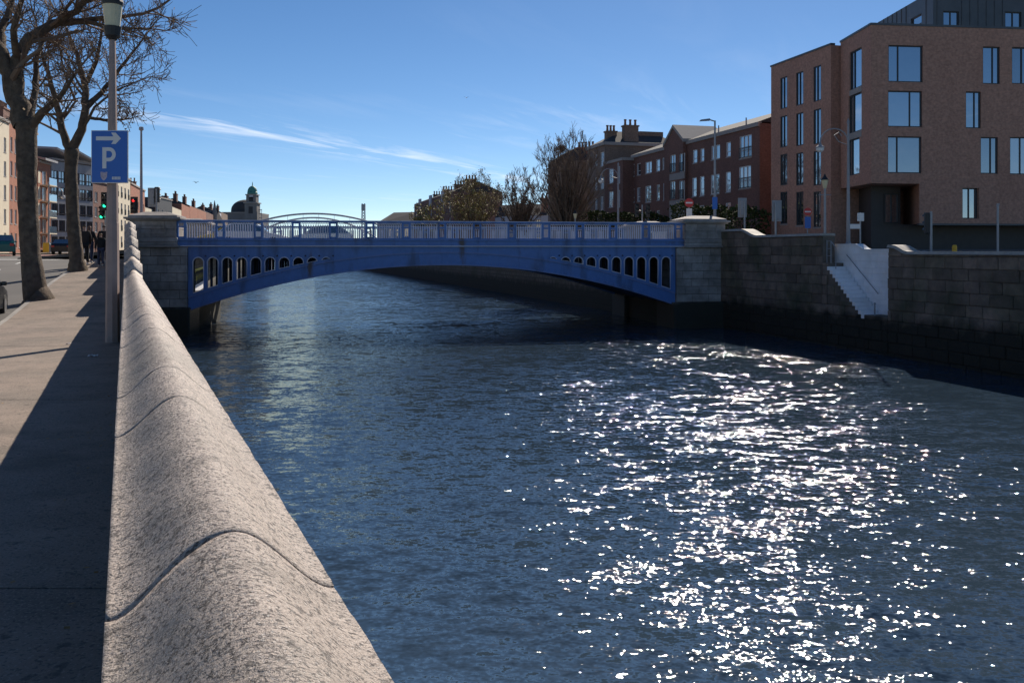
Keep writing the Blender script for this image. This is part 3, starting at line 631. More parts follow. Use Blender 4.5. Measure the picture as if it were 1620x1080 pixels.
def pillar(side_, vc, sg, seed):
    """abutment pillar: side_ 0 left, 1 right; vc front plane, sg -1 front faces camera"""
    a, b = (-3.1, -.6) if side_ == 0 else (SPAN + .6, SPAN + 3.2)
    f0 = vc + sg * .28; f1 = vc - sg * 2.2; lo, hi = min(f0, f1), max(f0, f1)
    body = MB().box(a + .03, b - .03, lo + .03, hi - .03, 5.1, 6.5).build('pillar', M['quay_core'], br, True)
    stones(body, a, b, lo, hi, 5.56, 6.50, 2, 2, M['ashlar'], .012, 1, seed)
    MB().bevbox(a - .06, b + .06, lo - .06, hi + .06, 5.30, 5.555, .03).build('plinth', M['ashlar'], body, True)
    MB().bevbox(a - .2, b + .2, lo - .22, hi + .22, 5.0, 5.13, .03).build('string_course', M['ashlar'], body, True)
    MB().bevbox(a - .05, b + .05, lo - .05, hi + .05, 5.13, 5.297, .02).build('band_course', M['ashlar'], body, True)
    # raised rim of the sunk panel
    for (p, q, r_, t) in ((.55, .62, 5.78, 6.26), (b - a - .62, b - a - .55, 5.78, 6.26), (.62, b - a - .62, 5.78, 5.85), (.62, b - a - .62, 6.19, 6.26)):
        MB().box(a + p, a + q, min(f0, f0 + sg * .02) - .012, max(f0, f0 + sg * .02) + .012, r_, t).build('panel_moulding', M['ashlar'], body, True)
    cap = MB().bevbox(a - .14, b + .14, lo - .14, hi + .14, 6.50, 6.58, .02).bevbox(a - .26, b + .26, lo - .26, hi + .26, 6.583, 6.70, .025).build('cap', M['ashlar'], body, True)
    ca, cb, cl, ch = a - .06, b + .06, lo - .06, hi + .06; mx, my = (ca + cb) / 2, (cl + ch) / 2
    pts = [(ca, cl, 6.70), (cb, cl, 6.70), (cb, ch, 6.70), (ca, ch, 6.70), (ca, cl, 6.80), (cb, cl, 6.80), (cb, ch, 6.80), (ca, ch, 6.80)] + [(lerp(mx, x, .45), lerp(my, y, .45), 7.02) for x, y in ((ca, cl), (cb, cl), (cb, ch), (ca, ch))]
    MB().add(pts, [(0, 1, 5, 4), (1, 2, 6, 5), (2, 3, 7, 6), (3, 0, 4, 7), (4, 5, 9, 8), (5, 6, 10, 9), (6, 7, 11, 10), (7, 4, 8, 11), (8, 9, 10, 11)]).build('cap_top', M['ashlar'], body, True)
    # pier under it
    p0, p1 = ((-3.1, -.02) if sg < 0 else (-3.1, -2.2)) if side_ == 0 else (SPAN + .02, SPAN + 3.3)
    q0 = vc + sg * .22; l2, h2 = min(q0, vc - sg * 2.4), max(q0, vc - sg * 2.4)
    pier = MB().box(p0 + .04, p1 - .04, l2 + .04, h2 - .04, 1.5, 5.0).build('pier', M['quay_core'], br, True)
    stones(pier, p0, p1, l2, h2, 1.62, 4.998, 3, 7, M['ashlar'], .02, 1, seed + 5)
    MB().bevbox(p0 - .3, p1 + .18, l2 - .35, h2 + .3, -1.2, 1.615, .08).build('pier_base', M['ashlar_wet'], br, True)
pillar(0, 0, -1, 1); pillar(1, 0, -1, 2); pillar(0, WID, 1, 3); pillar(1, WID, 1, 4)
# abutment faces between the piers
MB().box(SPAN + .04, SPAN + 2.6, 2.3, WID - 2.3, -1, 4.75).build('abutment', quay_far, br, True)
MB().box(-2.1, -.04, 2.5, WID - .1, -1.1, 2.05).build('abutment', quay_far, br, True)
MB().box(-2.9, -2.15, 2.5, WID - 2.5, -1, 4.75).build('abutment', quay_far, br, True)
# painted lettering on the sunny quay wall just beyond the bridge
gf = thing('wall_graffiti', 'yellow and white sprayed graffiti on the sunny wall seen through the leftmost arches', 'graffiti', (-22.5, 62.6, 0))
def gpt(s_, z, o=.02): e_ = Vector((-.2776, .9607)); return (-22.5 + e_.x * s_ + .9607 * o, 62.62 + e_.y * s_ + .2776 * o, z)
for z0_, z1_, m_ in ((1.75, 2.55, 'graf_w'), (2.56, 3.5, 'graf_y')):
    MB().add([gpt(.2, z0_), gpt(14, z0_), gpt(14, z1_), gpt(.2, z1_), gpt(.2, z0_, .005), gpt(14, z0_, .005), gpt(14, z1_, .005), gpt(.2, z1_, .005)], [(0, 1, 2, 3), (0, 1, 5, 4), (2, 3, 7, 6), (1, 2, 6, 5), (3, 0, 4, 7)]).build('painted_band', M[m_], gf)
for i in range(8):
    s_ = .8 + i * 1.6
    MB().tube([gpt(s_, 2.35, .03), gpt(s_ + .7, 3.35, .03)], .05, 5).build('paint_stroke', M['black'], gf); MB().tube([gpt(s_ + .7, 2.4, .03), gpt(s_, 3.25, .03)], .045, 5).build('paint_stroke', M['black'], gf)

# ------------------------------------------------------------------ right quay wall with steps
qw = thing('quay_wall', 'dark stone quay wall with algae and a notch of river steps', 'quay wall', (W0.x, W0.y, 0), math.atan2(WD.y, WD.x)); LOC[qw.name] = Vector((0, 0, 0))
def sm(t): t = min(1, max(0, t)); return t * t * (3 - 2 * t)
def top_z(t):
    if t < 10.8: return 6.0 - .42 * sm((t - 2.6) / 1.9)
    return 4.95 - .30 * sm((t - 16.1) / 1.0)
NST = 13; ST0, ST1, SZ0, SZ1 = 11.25, 14.15, 4.2, 1.78
def lim(t):
    """height of the front masonry"""
    if t < 10.8 or t >= 15.8: return top_z(t)
    if t < ST0: return SZ0
    if t < ST1: i = int((t - ST0) / (ST1 - ST0) * NST); return SZ0 - (SZ0 - SZ1) * (i + 1) / NST
    return SZ1
core = MB(); tt = list(np.arange(0, 10.8, .3)) + [10.8]
def corestrip(tt, f, y0, y1):
    n = len(tt); vs_ = []
    for t in tt: vs_ += [(t, y0, -1.2), (t, y1, -1.2), (t, y1, f(t)), (t, y0, f(t))]
    fs = [(0, 1, 2, 3), tuple((n - 1) * 4 + j for j in range(4))]
    for i in range(n - 1):
        for j in range(4): fs.append((i * 4 + j, i * 4 + (j + 1) % 4, i * 4 + 4 + (j + 1) % 4, i * 4 + 4 + j))
    core.add(vs_, fs)
corestrip(tt, lambda t: top_z(t) - .02, .06, .75)
corestrip([10.8, ST0], lambda t: SZ0 - .02, .06, .94); corestrip([ST0, ST1], lambda t: lerp(SZ0 - .35, SZ1 - .35, (t - ST0) / (ST1 - ST0)), .06, .94); corestrip([ST1, 15.8], lambda t: SZ1 - .02, .06, .94)
corestrip([15.8] + list(np.arange(16, 18, .3)) + [46], lambda t: top_z(t) - .02, .06, .75)
core.build('wall', M['quay_core'], qw, True)
r = random.Random(11); ROW = .49; z = -.35; cnt = 0; jrow = 0
while z < 6.1:
    t = -.2 + r.uniform(0, .5)
    while t < 25:
        w = r.uniform(.75, 1.35); a, b = max(t, .01), t + w; t = b
        segs = []
        for lo, hi in ((0, 10.8), (10.8, ST0), (ST0, ST1), (ST1, 15.8), (15.8, 99)):
            if b > lo and a < hi and min(b, hi) - max(a, lo) > .04: segs.append((max(a, lo), min(b, hi)))
        for p, q in segs:
            zt = min(z + ROW, min(lim(p), lim(q - .001)) - (.0 if not (ST0 <= p < ST1) else .19))
            if zt - z < .06: continue
            e = r.uniform(-.025, .02)
            MB().bevbox(p + .008, q - .008, e, .4, z + .008, zt - .008, .025).build('stone_block', M['quay'], qw, True); cnt += 1
    z += ROW; jrow += 1
for i in range(NST):
    a = ST0 + (ST1 - ST0) * i / NST; h = SZ0 - (SZ0 - SZ1) * (i + 1) / NST
    MB().bevbox(a, a + (ST1 - ST0) / NST + .01, -.02, .93, h - .19, h, .008).build('step', M['whitewash'], qw, True)
MB().bevbox(ST1 + .012, 15.79, -.03, .93, SZ1 - .2, SZ1 - .003, .02).build('landing', M['quay'], qw, True)
MB().bevbox(9.9, ST0 - .01, .76 if False else .78, 1.9, SZ0 - .2, SZ0 + .002, .02).build('landing', M['quay_cope'], qw, True)
# whitewashed back wall of the steps, coursed
def back_top(t): return 5.16 - .26 * sm((t - 12.2) / .7)
zc = 1.6; r = random.Random(5); j = 0
corew = MB(); 
n = 0
while zc < 5.0:
    h = r.uniform(.26, .36); t = 10.5 - (.3 if j % 2 else 0)
    while t < 15.75:
        w = r.uniform(1.1, 1.9); a, b = max(10.5, t), min(15.78, t + w); t += w
        zt = min(zc + h, min(back_top(a), back_top(b)) - .06)
        if b - a > .1 and zt - zc > .05: MB().bevbox(a + .003, b - .003, 0.95 + r.uniform(-.006, .006), 1.30, zc + .003, zt - .003, .012).build('whitewashed_block', M['whitewash'], qw, True)
    zc += h; j += 1
mb = MB(); ts = list(np.arange(10.5, 15.8, .1)); vs_ = []
for t in ts: vs_ += [(t, .91, back_top(t) - .07), (t, 1.35, back_top(t) - .07), (t, 1.35, back_top(t)), (t, .91, back_top(t))]
k = len(ts); mb.add(vs_, [(0, 1, 2, 3), tuple((k - 1) * 4 + q for q in range(4))] + [(i * 4 + q, i * 4 + (q + 1) % 4, i * 4 + 4 + (q + 1) % 4, i * 4 + 4 + q) for i in range(k - 1) for q in range(4)]); mb.build('white_coping', M['whitewash'], qw, True)
mb = MB(); vs_ = []
for t in ts: vs_ += [(t, .97, .8), (t, 1.29, .8), (t, 1.29, back_top(t) - .08), (t, .97, back_top(t) - .08)]
mb.add(vs_, [(0, 1, 2, 3), tuple((k - 1) * 4 + q for q in range(4))] + [(i * 4 + q, i * 4 + (q + 1) % 4, i * 4 + 4 + (q + 1) % 4, i * 4 + 4 + q) for i in range(k - 1) for q in range(4)]); mb.build('back_wall', M['whitewash'], qw, True)
MB().box(15.81, 16.15, .76, 1.35, .5, 4.9).build('return_wall', M['quay_core'], qw, True)
def cope(t0, t1, step, f, y0, y1, name='coping_stone'):
    t = t0
    while t < t1 - .05:
        b = min(t1, t + step); vs_ = []; q = [lerp(t + .004, b - .004, i / 5) for i in range(6)]
        for u in q: vs_ += [(u, y0, f(u)), (u, y1, f(u)), (u, y1 - .06, f(u) + .13), (u, y0 + .06, f(u) + .13)]
        MB().add(vs_, [(0, 1, 2, 3), (20, 21, 22, 23)] + [(i * 4 + k_, i * 4 + (k_ + 1) % 4, i * 4 + 4 + (k_ + 1) % 4, i * 4 + 4 + k_) for i in range(5) for k_ in range(4)]).build(name, M['quay_cope'], qw, True); t = b
cope(0.1, 10.8, 1.2, lambda t: top_z(t), -.07, .82); cope(15.8, 46, 1.3, lambda t: top_z(t), -.07, .82)
rl = MB()
for t, h in ((10.86, 1.15), (11.2, 1.1)):
    rl.tube([(t, .25, SZ0 - .02), (t, .25, SZ0 + h)], .025, 6)
for h in (.35, .72, 1.1): rl.tube([(10.86, .25, SZ0 + h), (11.2, .25, SZ0 + h)], .018, 6)
rl.tube([(11.2, .25, SZ0 + 1.1), (11.6, .25, SZ0 + .75), (11.6, .25, SZ0 - .3)], .022, 6)
o = rl.build('stair_railing', M['grey_paint'], None, True); o.matrix_world = Matrix.Translation((W0.x, W0.y, 0)) @ Matrix.Rotation(math.atan2(WD.y, WD.x), 4, 'Z')
tag(o, 'grey metal guard rail at the head of the whitewashed river steps', 'railing')
hr = MB().tube([(11.6, .88, 4.6), (14.0, .88, 2.75)], .02, 6)
for t in (11.8, 12.8, 13.8): hr.tube([(t, .88, 4.6 - (t - 11.6) * .77), (t, .96, 4.55 - (t - 11.6) * .77)], .012, 5)
o = hr.build('stair_handrail', M['grey_paint'], None, True); o.matrix_world = Matrix.Translation((W0.x, W0.y, 0)) @ Matrix.Rotation(math.atan2(WD.y, WD.x), 4, 'Z')
tag(o, 'thin sloping handrail fixed to the white stair wall', 'handrail')
def qpt(t, y, z): p = W0 + WD * t + WI * y; return (p.x, p.y, z)
o = MB().tube([qpt(14.75, .12, 1.0), qpt(14.75, .12, 2.3)], .035, 6).lathe([(.06, 2.3), (.05, 2.36), (.01, 2.38)], qpt(14.75, .12, 0), 8).build('mooring_post', M['grey_paint'])
tag(o, 'thin pale mooring post at the foot of the white steps', 'post')

# ------------------------------------------------------------------ buildings
def ray_edge(x, A, B):
    """distance s along A->B and depth where the sight line of pixel column x meets the wall plane"""
    k = kx(x); e = (B - A).normalized(); s = (k * A.y - A.x) / (e.x - k * e.y); return s, (A + e * s).y
def win_px(A, B, x0, x1, y0, y1):
    s0, Y0 = ray_edge(x0, A, B); s1, Y1 = ray_edge(x1, A, B); Ym = (Y0 + Y1) / 2
    za, zb = CAMZ + (HY - y1) / F * Ym, CAMZ + (HY - y0) / F * Ym
    return (min(s0, s1), max(s0, s1), za, zb)
def holed_wall(mb, A, B, z0, z1, holes, rev=.18):
    e = (B - A).normalized(); L = (B - A).length; n = Vector((e.y, -e.x))
    hs = [h for h in holes if h[1] > .05 and h[0] < L - .05]
    us = sorted(set([0, L] + [min(L, max(0, v)) for h in hs for v in h[:2]])); zs = sorted(set([z0, z1] + [min(z1, max(z0, v)) for h in hs for v in h[2:4]]))
    P = lambda u, z, d=0: (A.x + e.x * u - n.x * d, A.y + e.y * u - n.y * d, z)
    for a, b in zip(us, us[1:]):
        for c, d in zip(zs, zs[1:]):
            if b - a < 1e-6 or d - c < 1e-6: continue
            m_, q = (a + b) / 2, (c + d) / 2
            if any(h[0] < m_ < h[1] and h[2] < q < h[3] for h in hs): continue
            mb.add([P(a, c), P(b, c), P(b, d), P(a, d)], [(0, 1, 2, 3)])
    for h in hs:
        a, b, c, d = max(0, h[0]), min(L, h[1]), h[2], h[3]
        for p, q in (((a, c), (b, c)), ((b, c), (b, d)), ((b, d), (a, d)), ((a, d), (a, c))): mb.add([P(*p), P(*q), P(*q, rev), P(*p, rev)], [(0, 1, 2, 3)])
def window(parent, A, B, h, rev=.18, fm=None, gm=None, split=None, rail=None, sill=None, lattice=False):
    e = (B - A).normalized(); n = Vector((e.y, -e.x)); a, b, c, d = h[:4]
    def obox(mb, u0, u1, z0, z1, d0, d1):
        pts = [(A.x + e.x * u - n.x * dd, A.y + e.y * u - n.y * dd, z) for z in (z0, z1) for u, dd in ((u0, d0), (u1, d0), (u1, d1), (u0, d1))]
        mb.add(pts, [(3, 2, 1, 0), (4, 5, 6, 7), (0, 1, 5, 4), (1, 2, 6, 5), (2, 3, 7, 6), (3, 0, 4, 7)])
    w = min(.07, (b - a) * .12); f = MB()
    for q in ((a, a + w, c, d), (b - w, b, c, d), (a + w, b - w, c, c + w), (a + w, b - w, d - w, d)): obox(f, *q, rev - .06, rev + .02)
    for s in (split or []): obox(f, lerp(a, b, s) - .03, lerp(a, b, s) + .03, c + w, d - w, rev - .055, rev + .02)
    for s in (rail or []): obox(f, a + w, b - w, lerp(c, d, s) - .03, lerp(c, d, s) + .03, rev - .05, rev + .02)
    wo = f.build('window', fm or M['frame'], parent)
    g = MB(); obox(g, a + .01, b - .01, c + .01, d - .01, rev + .005, rev + .03); g.build('pane', gm or M['glass'], wo)
    if sill:
        s_ = MB(); obox(s_, a - .06, b + .06, c - .1, c, -.05, rev); s_.build('sill', sill, wo)
    if lattice:
        rl = MB(); 
        obox(rl, a - .03, b + .03, c + .95, c + 1.0, -.08, -.04); obox(rl, a - .03, b + .03, c + .05, c + .1, -.08, -.04)
        k = int((b - a) / .13)
        for i in range(k + 1): obox(rl, lerp(a, b, i / k) - .01, lerp(a, b, i / k) + .01, c + .1, c + .95, -.07, -.05)
        rl.build('balcony_railing', M['black'], wo)
    return wo
def body(root, foot, z0, z1, m, holes={}, name='wall', rev=.18, roof=True):
    foot = [Vector(p) for p in foot]; mb = MB(); n = len(foot)
    area = sum(foot[i].x * foot[(i + 1) % n].y - foot[(i + 1) % n].x * foot[i].y for i in range(n))
    assert area > 0, 'footprint must be counter-clockwise ' + root.name
    for i in range(n): holed_wall(mb, foot[i], foot[(i + 1) % n], z0, z1, holes.get(i, []), rev)
    if roof: mb.add([(p.x, p.y, z1) for p in foot], [tuple(range(n))])
    mb.add([(p.x, p.y, z0) for p in foot], [tuple(range(n))])
    return mb.build(name, m, root)
def V(*a): return Vector(a)
def obox_w(mb, A, e, u0, u1, d0, d1, z0, z1):
    """box along direction e from A; d measured to the right-hand outside"""
    n = Vector((e.y, -e.x)); pts = [(A.x + e.x * u + n.x * d, A.y + e.y * u + n.y * d, z) for z in (z0, z1) for u, d in ((u0, d0), (u1, d0), (u1, d1), (u0, d1))]
    return mb.add(pts, [(3, 2, 1, 0), (4, 5, 6, 7), (0, 1, 5, 4), (1, 2, 6, 5), (2, 3, 7, 6), (3, 0, 4, 7)])
def chimney(root, x, y, z0, z1, w, d, npots, m, e=Vector((1, 0))):
    mb = MB(); obox_w(mb, Vector((x, y)), e, -w / 2, w / 2, -d / 2, d / 2, z0, z1); obox_w(mb, Vector((x, y)), e, -w / 2 - .1, w / 2 + .1, -d / 2 - .1, d / 2 + .1, z1, z1 + .18)
    c = mb.build('chimney', m, root)
    for i in range(npots):
        p = Vector((x, y)) + e * (lerp(-w / 2 + .25, w / 2 - .25, i / max(1, npots - 1)) if npots > 1 else 0)
        MB().lathe([(.17, z1 + .18), (.13, z1 + .75), (.18, z1 + .8), (.18, z1 + .95)], (p.x, p.y, 0), 8).build('chimney_pot', M['pot'], c)

# --- modern brick apartment block on the right
P1, P2, P3, P4 = V(23.53, 58), V(56.4, 61.55), V(54, 84), V(23.37, 62.95)
P5 = V(32, 84)
mod = thing('apartment_block', 'modern tan brick apartment block with overhanging corner and dark metal top storey', 'apartment building', (23.53, 58, 3.6))
ZR, ZO = 19.6, 9.23
FW = [(1405.5, 1460, 72, 130, [.72 if False else .3], None), (1405, 1459, 144, 201, [.66], None), (1404.5, 1458, 216, 274, [.3], None)]
hf = [win_px(P1, P2, a, b, c, d) for a, b, c, d, *_ in FW]
extra = [(1555, 1582, 74, 133), (1601, 1628, 75, 133), (1528, 1552, 145, 203), (1551.5, 1579, 217, 275), (1598, 1626, 217, 276)]
hf2 = [win_px(P1, P2, *q) for q in extra]
more = [(a + 9.5, b + 9.5, c, d) for a, b, c, d in hf2 if a < 24] + [(a + 12.5, b + 12.5, c, d) for a, b, c, d in hf[:0]]
sidew = [(1344, 1363, 79, 140), (1342.5, 1363, 149, 209), (1340.5, 1359.5, 220, 277)]
hs_ = [win_px(P4, P1, *q) for q in sidew]
body(mod, [P1, P2, P3, P5, P4], ZO, ZR, M['brick_tan'], {0: hf + hf2 + more, 4: hs_}, rev=.14)
S1 = 3.35; eF = (P2 - P1).normalized()
low = win_px(P1 + eF * S1, P2, 1523, 1549, 287, 346)
lowA = P1 + eF * S1
body(mod, [lowA, P2, P3, P3 + V(-20, 0)], 6.62, ZO - .003, M['brick_tan'], {0: [(low[0], low[1], low[2], ZO - .25), (low[0] + 9.5, low[1] + 9.5, low[2], ZO - .25)]}, 'lower_wall', rev=.28)
inn = V(-eF.y, eF.x)
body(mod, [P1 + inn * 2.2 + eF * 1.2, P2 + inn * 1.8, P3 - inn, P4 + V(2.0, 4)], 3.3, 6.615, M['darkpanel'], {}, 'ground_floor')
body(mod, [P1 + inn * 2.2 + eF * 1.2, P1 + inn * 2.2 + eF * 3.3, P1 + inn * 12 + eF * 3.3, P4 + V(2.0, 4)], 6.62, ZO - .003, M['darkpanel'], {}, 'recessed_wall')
gw = V(*(P1 + inn * 2.18 + eF * 1.2)), V(*(P1 + inn * 2.18 + eF * 3.3))
for h, q in zip(hf, FW): window(mod, P1, P2, h, .14, split=q[4], gm=M['glass_b'] if q[2] > 200 else M['glass'])
for i, h in enumerate(hf2 + more): window(mod, P1, P2, h, .14, split=[.62], rail=None, gm=M[('glass', 'glass_b', 'glass', 'glass_b', 'curtain')[i % 5]])
for h in hf: # slim lights beside the big pane
    pass
for h in hs_: window(mod, P4, P1, h, .14, split=[.3])
window(mod, lowA, P2, (low[0], low[1], low[2], ZO - .25), .28, split=[.5]); window(mod, lowA, P2, (low[0] + 9.5, low[1] + 9.5, low[2], ZO - .25), .28, split=[.5])
window(mod, gw[0], gw[1], (.9, 1.9, 6.7, 8.7), -.02, split=[.5], gm=M['glass_b'])
for h0, h1 in zip(hf, hf[1:]):
    mb = MB(); obox_w(mb, P1, eF, h0[0], h0[1], -.12, -.04, h1[3], h0[2]); mb.build('spandrel_panel', M['darkpanel'], mod)
eS = (P1 - P4).normalized()
for h0, h1 in zip(hs_, hs_[1:]):
    mb = MB(); obox_w(mb, P4, eS, h0[0], h0[1], -.12, .01, h1[3], h0[2]); mb.build('spandrel_panel', M['trim'], mod)
for A_, B_ in ((P4, P1), (P1, P2)):
    e_ = (B_ - A_).normalized(); mb = MB(); obox_w(mb, A_, e_, -.05, (B_ - A_).length + .05, -.3, .05, ZR, ZR + .14); mb.build('parapet_cap', M['zinc'], mod)
Q1, Q2 = V(29.6, 62.2), V(55, 65.2)
ph = [win_px(Q1, Q2, 1492, 1517, 18, 43), win_px(Q1, Q2, 1590, 1616, 19, 46)]
Q4 = V(29.28, 72.5)
phs = [win_px(Q4, Q1, 1441, 1458, 26, 41)]
body(mod, [Q1, Q2, V(52, 80), V(36, 80), Q4], ZR + .003, 23.1, M['zinc'], {0: ph, 4: phs}, 'top_storey', rev=.12)
for h in ph: window(mod, Q1, Q2, h, .12, split=[.5])
for h in phs: window(mod, Q4, Q1, h, .12)
for A_, B_, st in ((Q1, Q2, .62), (Q4, Q1, .75)):
    e_ = (B_ - A_).normalized(); L = (B_ - A_).length
    for i in range(int(L / st)):
        u = i * st + .3
        if any(h[0] - .03 < u < h[1] + .03 for h in (ph if A_ is Q1 else phs)): continue
        mb = MB(); obox_w(mb, A_, e_, u - .015, u + .015, 0, .035, ZR + .02, 23.1); mb.build('cladding_seam', M['zinc'], mod)
mb = MB(); obox_w(mb, Q1, (Q2 - Q1).normalized(), -.2, 26, -1.0, .2, 23.1, 23.25); mb.build('roof_edge', M['zinc'], mod)
# soffit line of the lower wall
mb = MB(); obox_w(mb, lowA, eF, 0, (P2 - lowA).length, -.3, .012, 6.5, 6.617); mb.build('soffit_trim', M['zinc'], mod)

# --- lower wing with slim windows
W1, W2 = V(20.67, 70.6), V(22.7, 62.97)
wing = thing('apartment_block', 'narrow tan brick apartment wing with three columns of slim recessed windows', 'apartment building', (22, 66, 3.8))
hw = []
for (xa, xb), dy in zip(((1234.5, 1245.5), (1259.5, 1271), (1287, 1299)), (0, -8.0, -17.5)):
    for (t_, b_), k in zip(((122, 172), (183.5, 233), (244, 293), (303.5, 354)), (1, .62, .3, .02)): hw.append(win_px(W1, W2, xa, xb, t_ + dy * k, b_ + dy * (k - .32)))
body(wing, [W1, W2, V(23.36, 63.15), V(33, 66), V(31, 74)], 3.6, 19.45, M['brick_tan'], {0: hw}, rev=.09)
for h in hw:
    window(wing, W1, W2, h, .09, split=[.45], gm=M['glass'])
e_ = (W2 - W1).normalized(); mb = MB(); obox_w(mb, W1, e_, -.06, (W2 - W1).length + .06, -.3, .06, 19.45, 19.58); mb.build('parapet_cap', M['zinc'], wing)
for (s0, s1, a, b) in hw[3::4]:
    mb = MB(); obox_w(mb, W1, e_, s0 - .02, s1 + .02, -.1, .03, a - .12, a); mb.build('sill', M['trim'], wing)

# --- red brick three storey apartments with the gable
FD = V(-.2616, .965); FI = V(.965, .2616)
C2 = V(22.28, 79.6); C1 = V(22.28, 79.6) + FD * 29.3
cb_ = thing('brick_terrace', 'red brick three storey apartments with pointed gable and tall paired windows', 'apartment building', (22.28, 79.6, 4.6))
cw = [(1096, 1103, 237, 258, 0), (1108, 1114, 235, 255.5, 0), (1125.5, 1139, 230, 252, 2), (1149, 1156, 225, 248, 0), (1170, 1189, 214.5, 250, 3),
      (1095, 1102, 281, 311, 0), (1107, 1114, 279, 310, 0), (1124.5, 1138, 276, 307, 2), (1148, 1156, 272, 304, 0), (1169, 1188, 263, 298, 3),
      (1021, 1031, 256, 274, 2), (1038, 1044, 252, 271, 0), (1048, 1053, 249.5, 268, 0), (1008, 1013.5, 258.5, 277, 0), (1001, 1004, 260, 279, 0),
      (1008, 1013, 297, 319, 0), (1021, 1030, 294, 320, 2), (1039, 1043.5, 292, 317, 0), (1049, 1053, 290, 317, 0), (1001, 1004, 299, 320, 0),
      (1095, 1102, 326, 350, 0), (1107, 1114, 325, 350, 0), (1124.5, 1138, 323, 352, 2), (1148, 1156, 321, 352, 0), (1021, 1030, 333, 352, 2), (1039, 1043.5, 333, 352, 0)]
ch_ = [win_px(C1, C2, *q[:4]) for q in cw]
body(cb_, [C1, C2, C2 + FI * 10, C1 + FI * 10], 4.2, 16.3, M['brick_red'], {0: ch_}, rev=.09)
for h, q in zip(ch_, cw): window(cb_, C1, C2, h, .09, fm=M['frame_w'], gm=M['curtain'] if rnd.random() < .45 else M['glass'], split={0: [], 2: [.5], 3: [.33, .66]}[q[4]], rail=[.35] if q[4] != 2 else [], sill=M['trim'], lattice=q[4] == 3)
eC = (C2 - C1).normalized(); LC = (C2 - C1).length
mb = MB(); obox_w(mb, C1, eC, 0, LC, -.2, .16, 16.05, 16.42); mb.build('eaves', M['trim'], cb_)
mb = MB(); rp = [(C1.x + eC.x * u + FI.x * d, C1.y + eC.y * u + FI.y * d, z) for u in (0, LC) for d, z in ((-.15, 16.42), (5, 18.3), (10.2, 16.42))]
mb.add(rp, [(0, 1, 4, 3), (1, 2, 5, 4), (0, 1, 2), (3, 4, 5), (0, 2, 5, 3)]); mb.build('roof', M['slate'], cb_)
s0, _ = ray_edge(1056.5, C1, C2); s1, _ = ray_edge(1087, C1, C2); zg = CAMZ + (HY - 203) / F * ray_edge(1073, C1, C2)[1] ; bayD = .45
bA, bB = C1 + eC * s0 - FI * bayD, C1 + eC * s1 - FI * bayD
bw = [win_px(bA, bB, *q) for q in ((1060, 1068.5, 245, 273), (1074.5, 1082, 243, 272), (1060, 1068, 287, 315), (1074, 1081.5, 286, 315))]
body(cb_, [bA, bB, bB + FI * 1.0, bA + FI * 1.0], 4.2, 16.3, M['brick_red'], {0: bw}, 'gable_bay', rev=.12)
for h in bw: window(cb_, bA, bB, h, .12, fm=M['frame_w'], split=[.5], gm=M['glass'], lattice=True)
eb = (bB - bA).normalized(); lb = (bB - bA).length; sa_, sb_ = bw[0][0] - .1, bw[1][1] + .1
for z0_, z1_ in ((bw[2][3] + .1, bw[0][2] - .15), (6.8, bw[2][2] - .15)):
    mb = MB(); obox_w(mb, bA, eb, sa_, sb_, -.1, .03, z0_, z1_); mb.build('stone_panel', M['trim'], cb_)
gp = lambda u, d, z: (bA.x + eb.x * u + FI.x * d, bA.y + eb.y * u + FI.y * d, z)
MB().add([gp(0, 0, 16.3), gp(lb, 0, 16.3), gp(lb / 2, 0, zg), gp(0, 5, 16.3), gp(lb, 5, 16.3), gp(lb / 2, 5, zg)], [(0, 1, 2), (3, 4, 5), (0, 1, 4, 3), (1, 2, 5, 4), (2, 0, 3, 5)]).build('gable', M['brick_red'], cb_)
for sgn in (0, 1):
    u0_ = -.15 if sgn == 0 else lb + .15
    MB().add([gp(u0_, -.1, 16.3), gp(lb / 2, -.1, zg + .05), gp(lb / 2, -.1, zg + .4), gp(u0_, -.1, 16.65), gp(u0_, 5, 16.3), gp(lb / 2, 5, zg + .05), gp(lb / 2, 5, zg + .4), gp(u0_, 5, 16.65)], [(0, 1, 2, 3), (4, 5, 6, 7), (3, 2, 6, 7), (0, 1, 5, 4), (0, 3, 7, 4), (1, 2, 6, 5)]).build('gable_coping', M['trim'], cb_)
for i in range(6):   # rooflights / vent strips
    u = LC * (.55 + .07 * i); MB().tube([gp(0, 0, 0), gp(0, 0, .01)], .001, 3) if False else None
for s_ in (.72, .9):
    p = C1 + eC * (LC * s_); MB().tube([(p.x + .3, p.y, 16.4), (p.x + .3, p.y, 17.2)], .06, 6).build('vent_pipe', M['grey_paint'], cb_)

# --- taller buff terrace with chimneys behind it
E2 = V(13.4, 107); E1 = E2 + FD * 6.0
eb_ = thing('corner_house', 'lower red brick block with tall windows between the gabled apartments and chimneyed house', 'apartment building', (13.4, 107, 4.6))
ew = [(962.5, 970, 267, 290), (977, 981, 263, 290), (962.5, 970, 303, 328), (977, 981, 301, 328)]
eh = [win_px(E1, E2, *q) for q in ew]
body(eb_, [E1, E2, E2 + FI * 6, E1 + FI * 6], 4.2, 15.9, M['brick_red'], {0: eh}, rev=.14)
for h in eh: window(eb_, E1, E2, h, .14, fm=M['frame_w'], gm=M['curtain'], split=[.5], rail=[.4], sill=M['trim'])
ee = (E2 - E1).normalized(); mb = MB(); obox_w(mb, E1, ee, -.1, 6.1, -.3, .15, 15.75, 16.1); mb.build('cornice', M['trim'], eb_)
mb = MB(); obox_w(mb, E2, FI.normalized(), -.1, 6, -.3, .15, 15.752, 16.098); mb.build('cornice', M['trim'], eb_)
D2 = V(11.9, 113.2); D1 = D2 + FD * 6.6
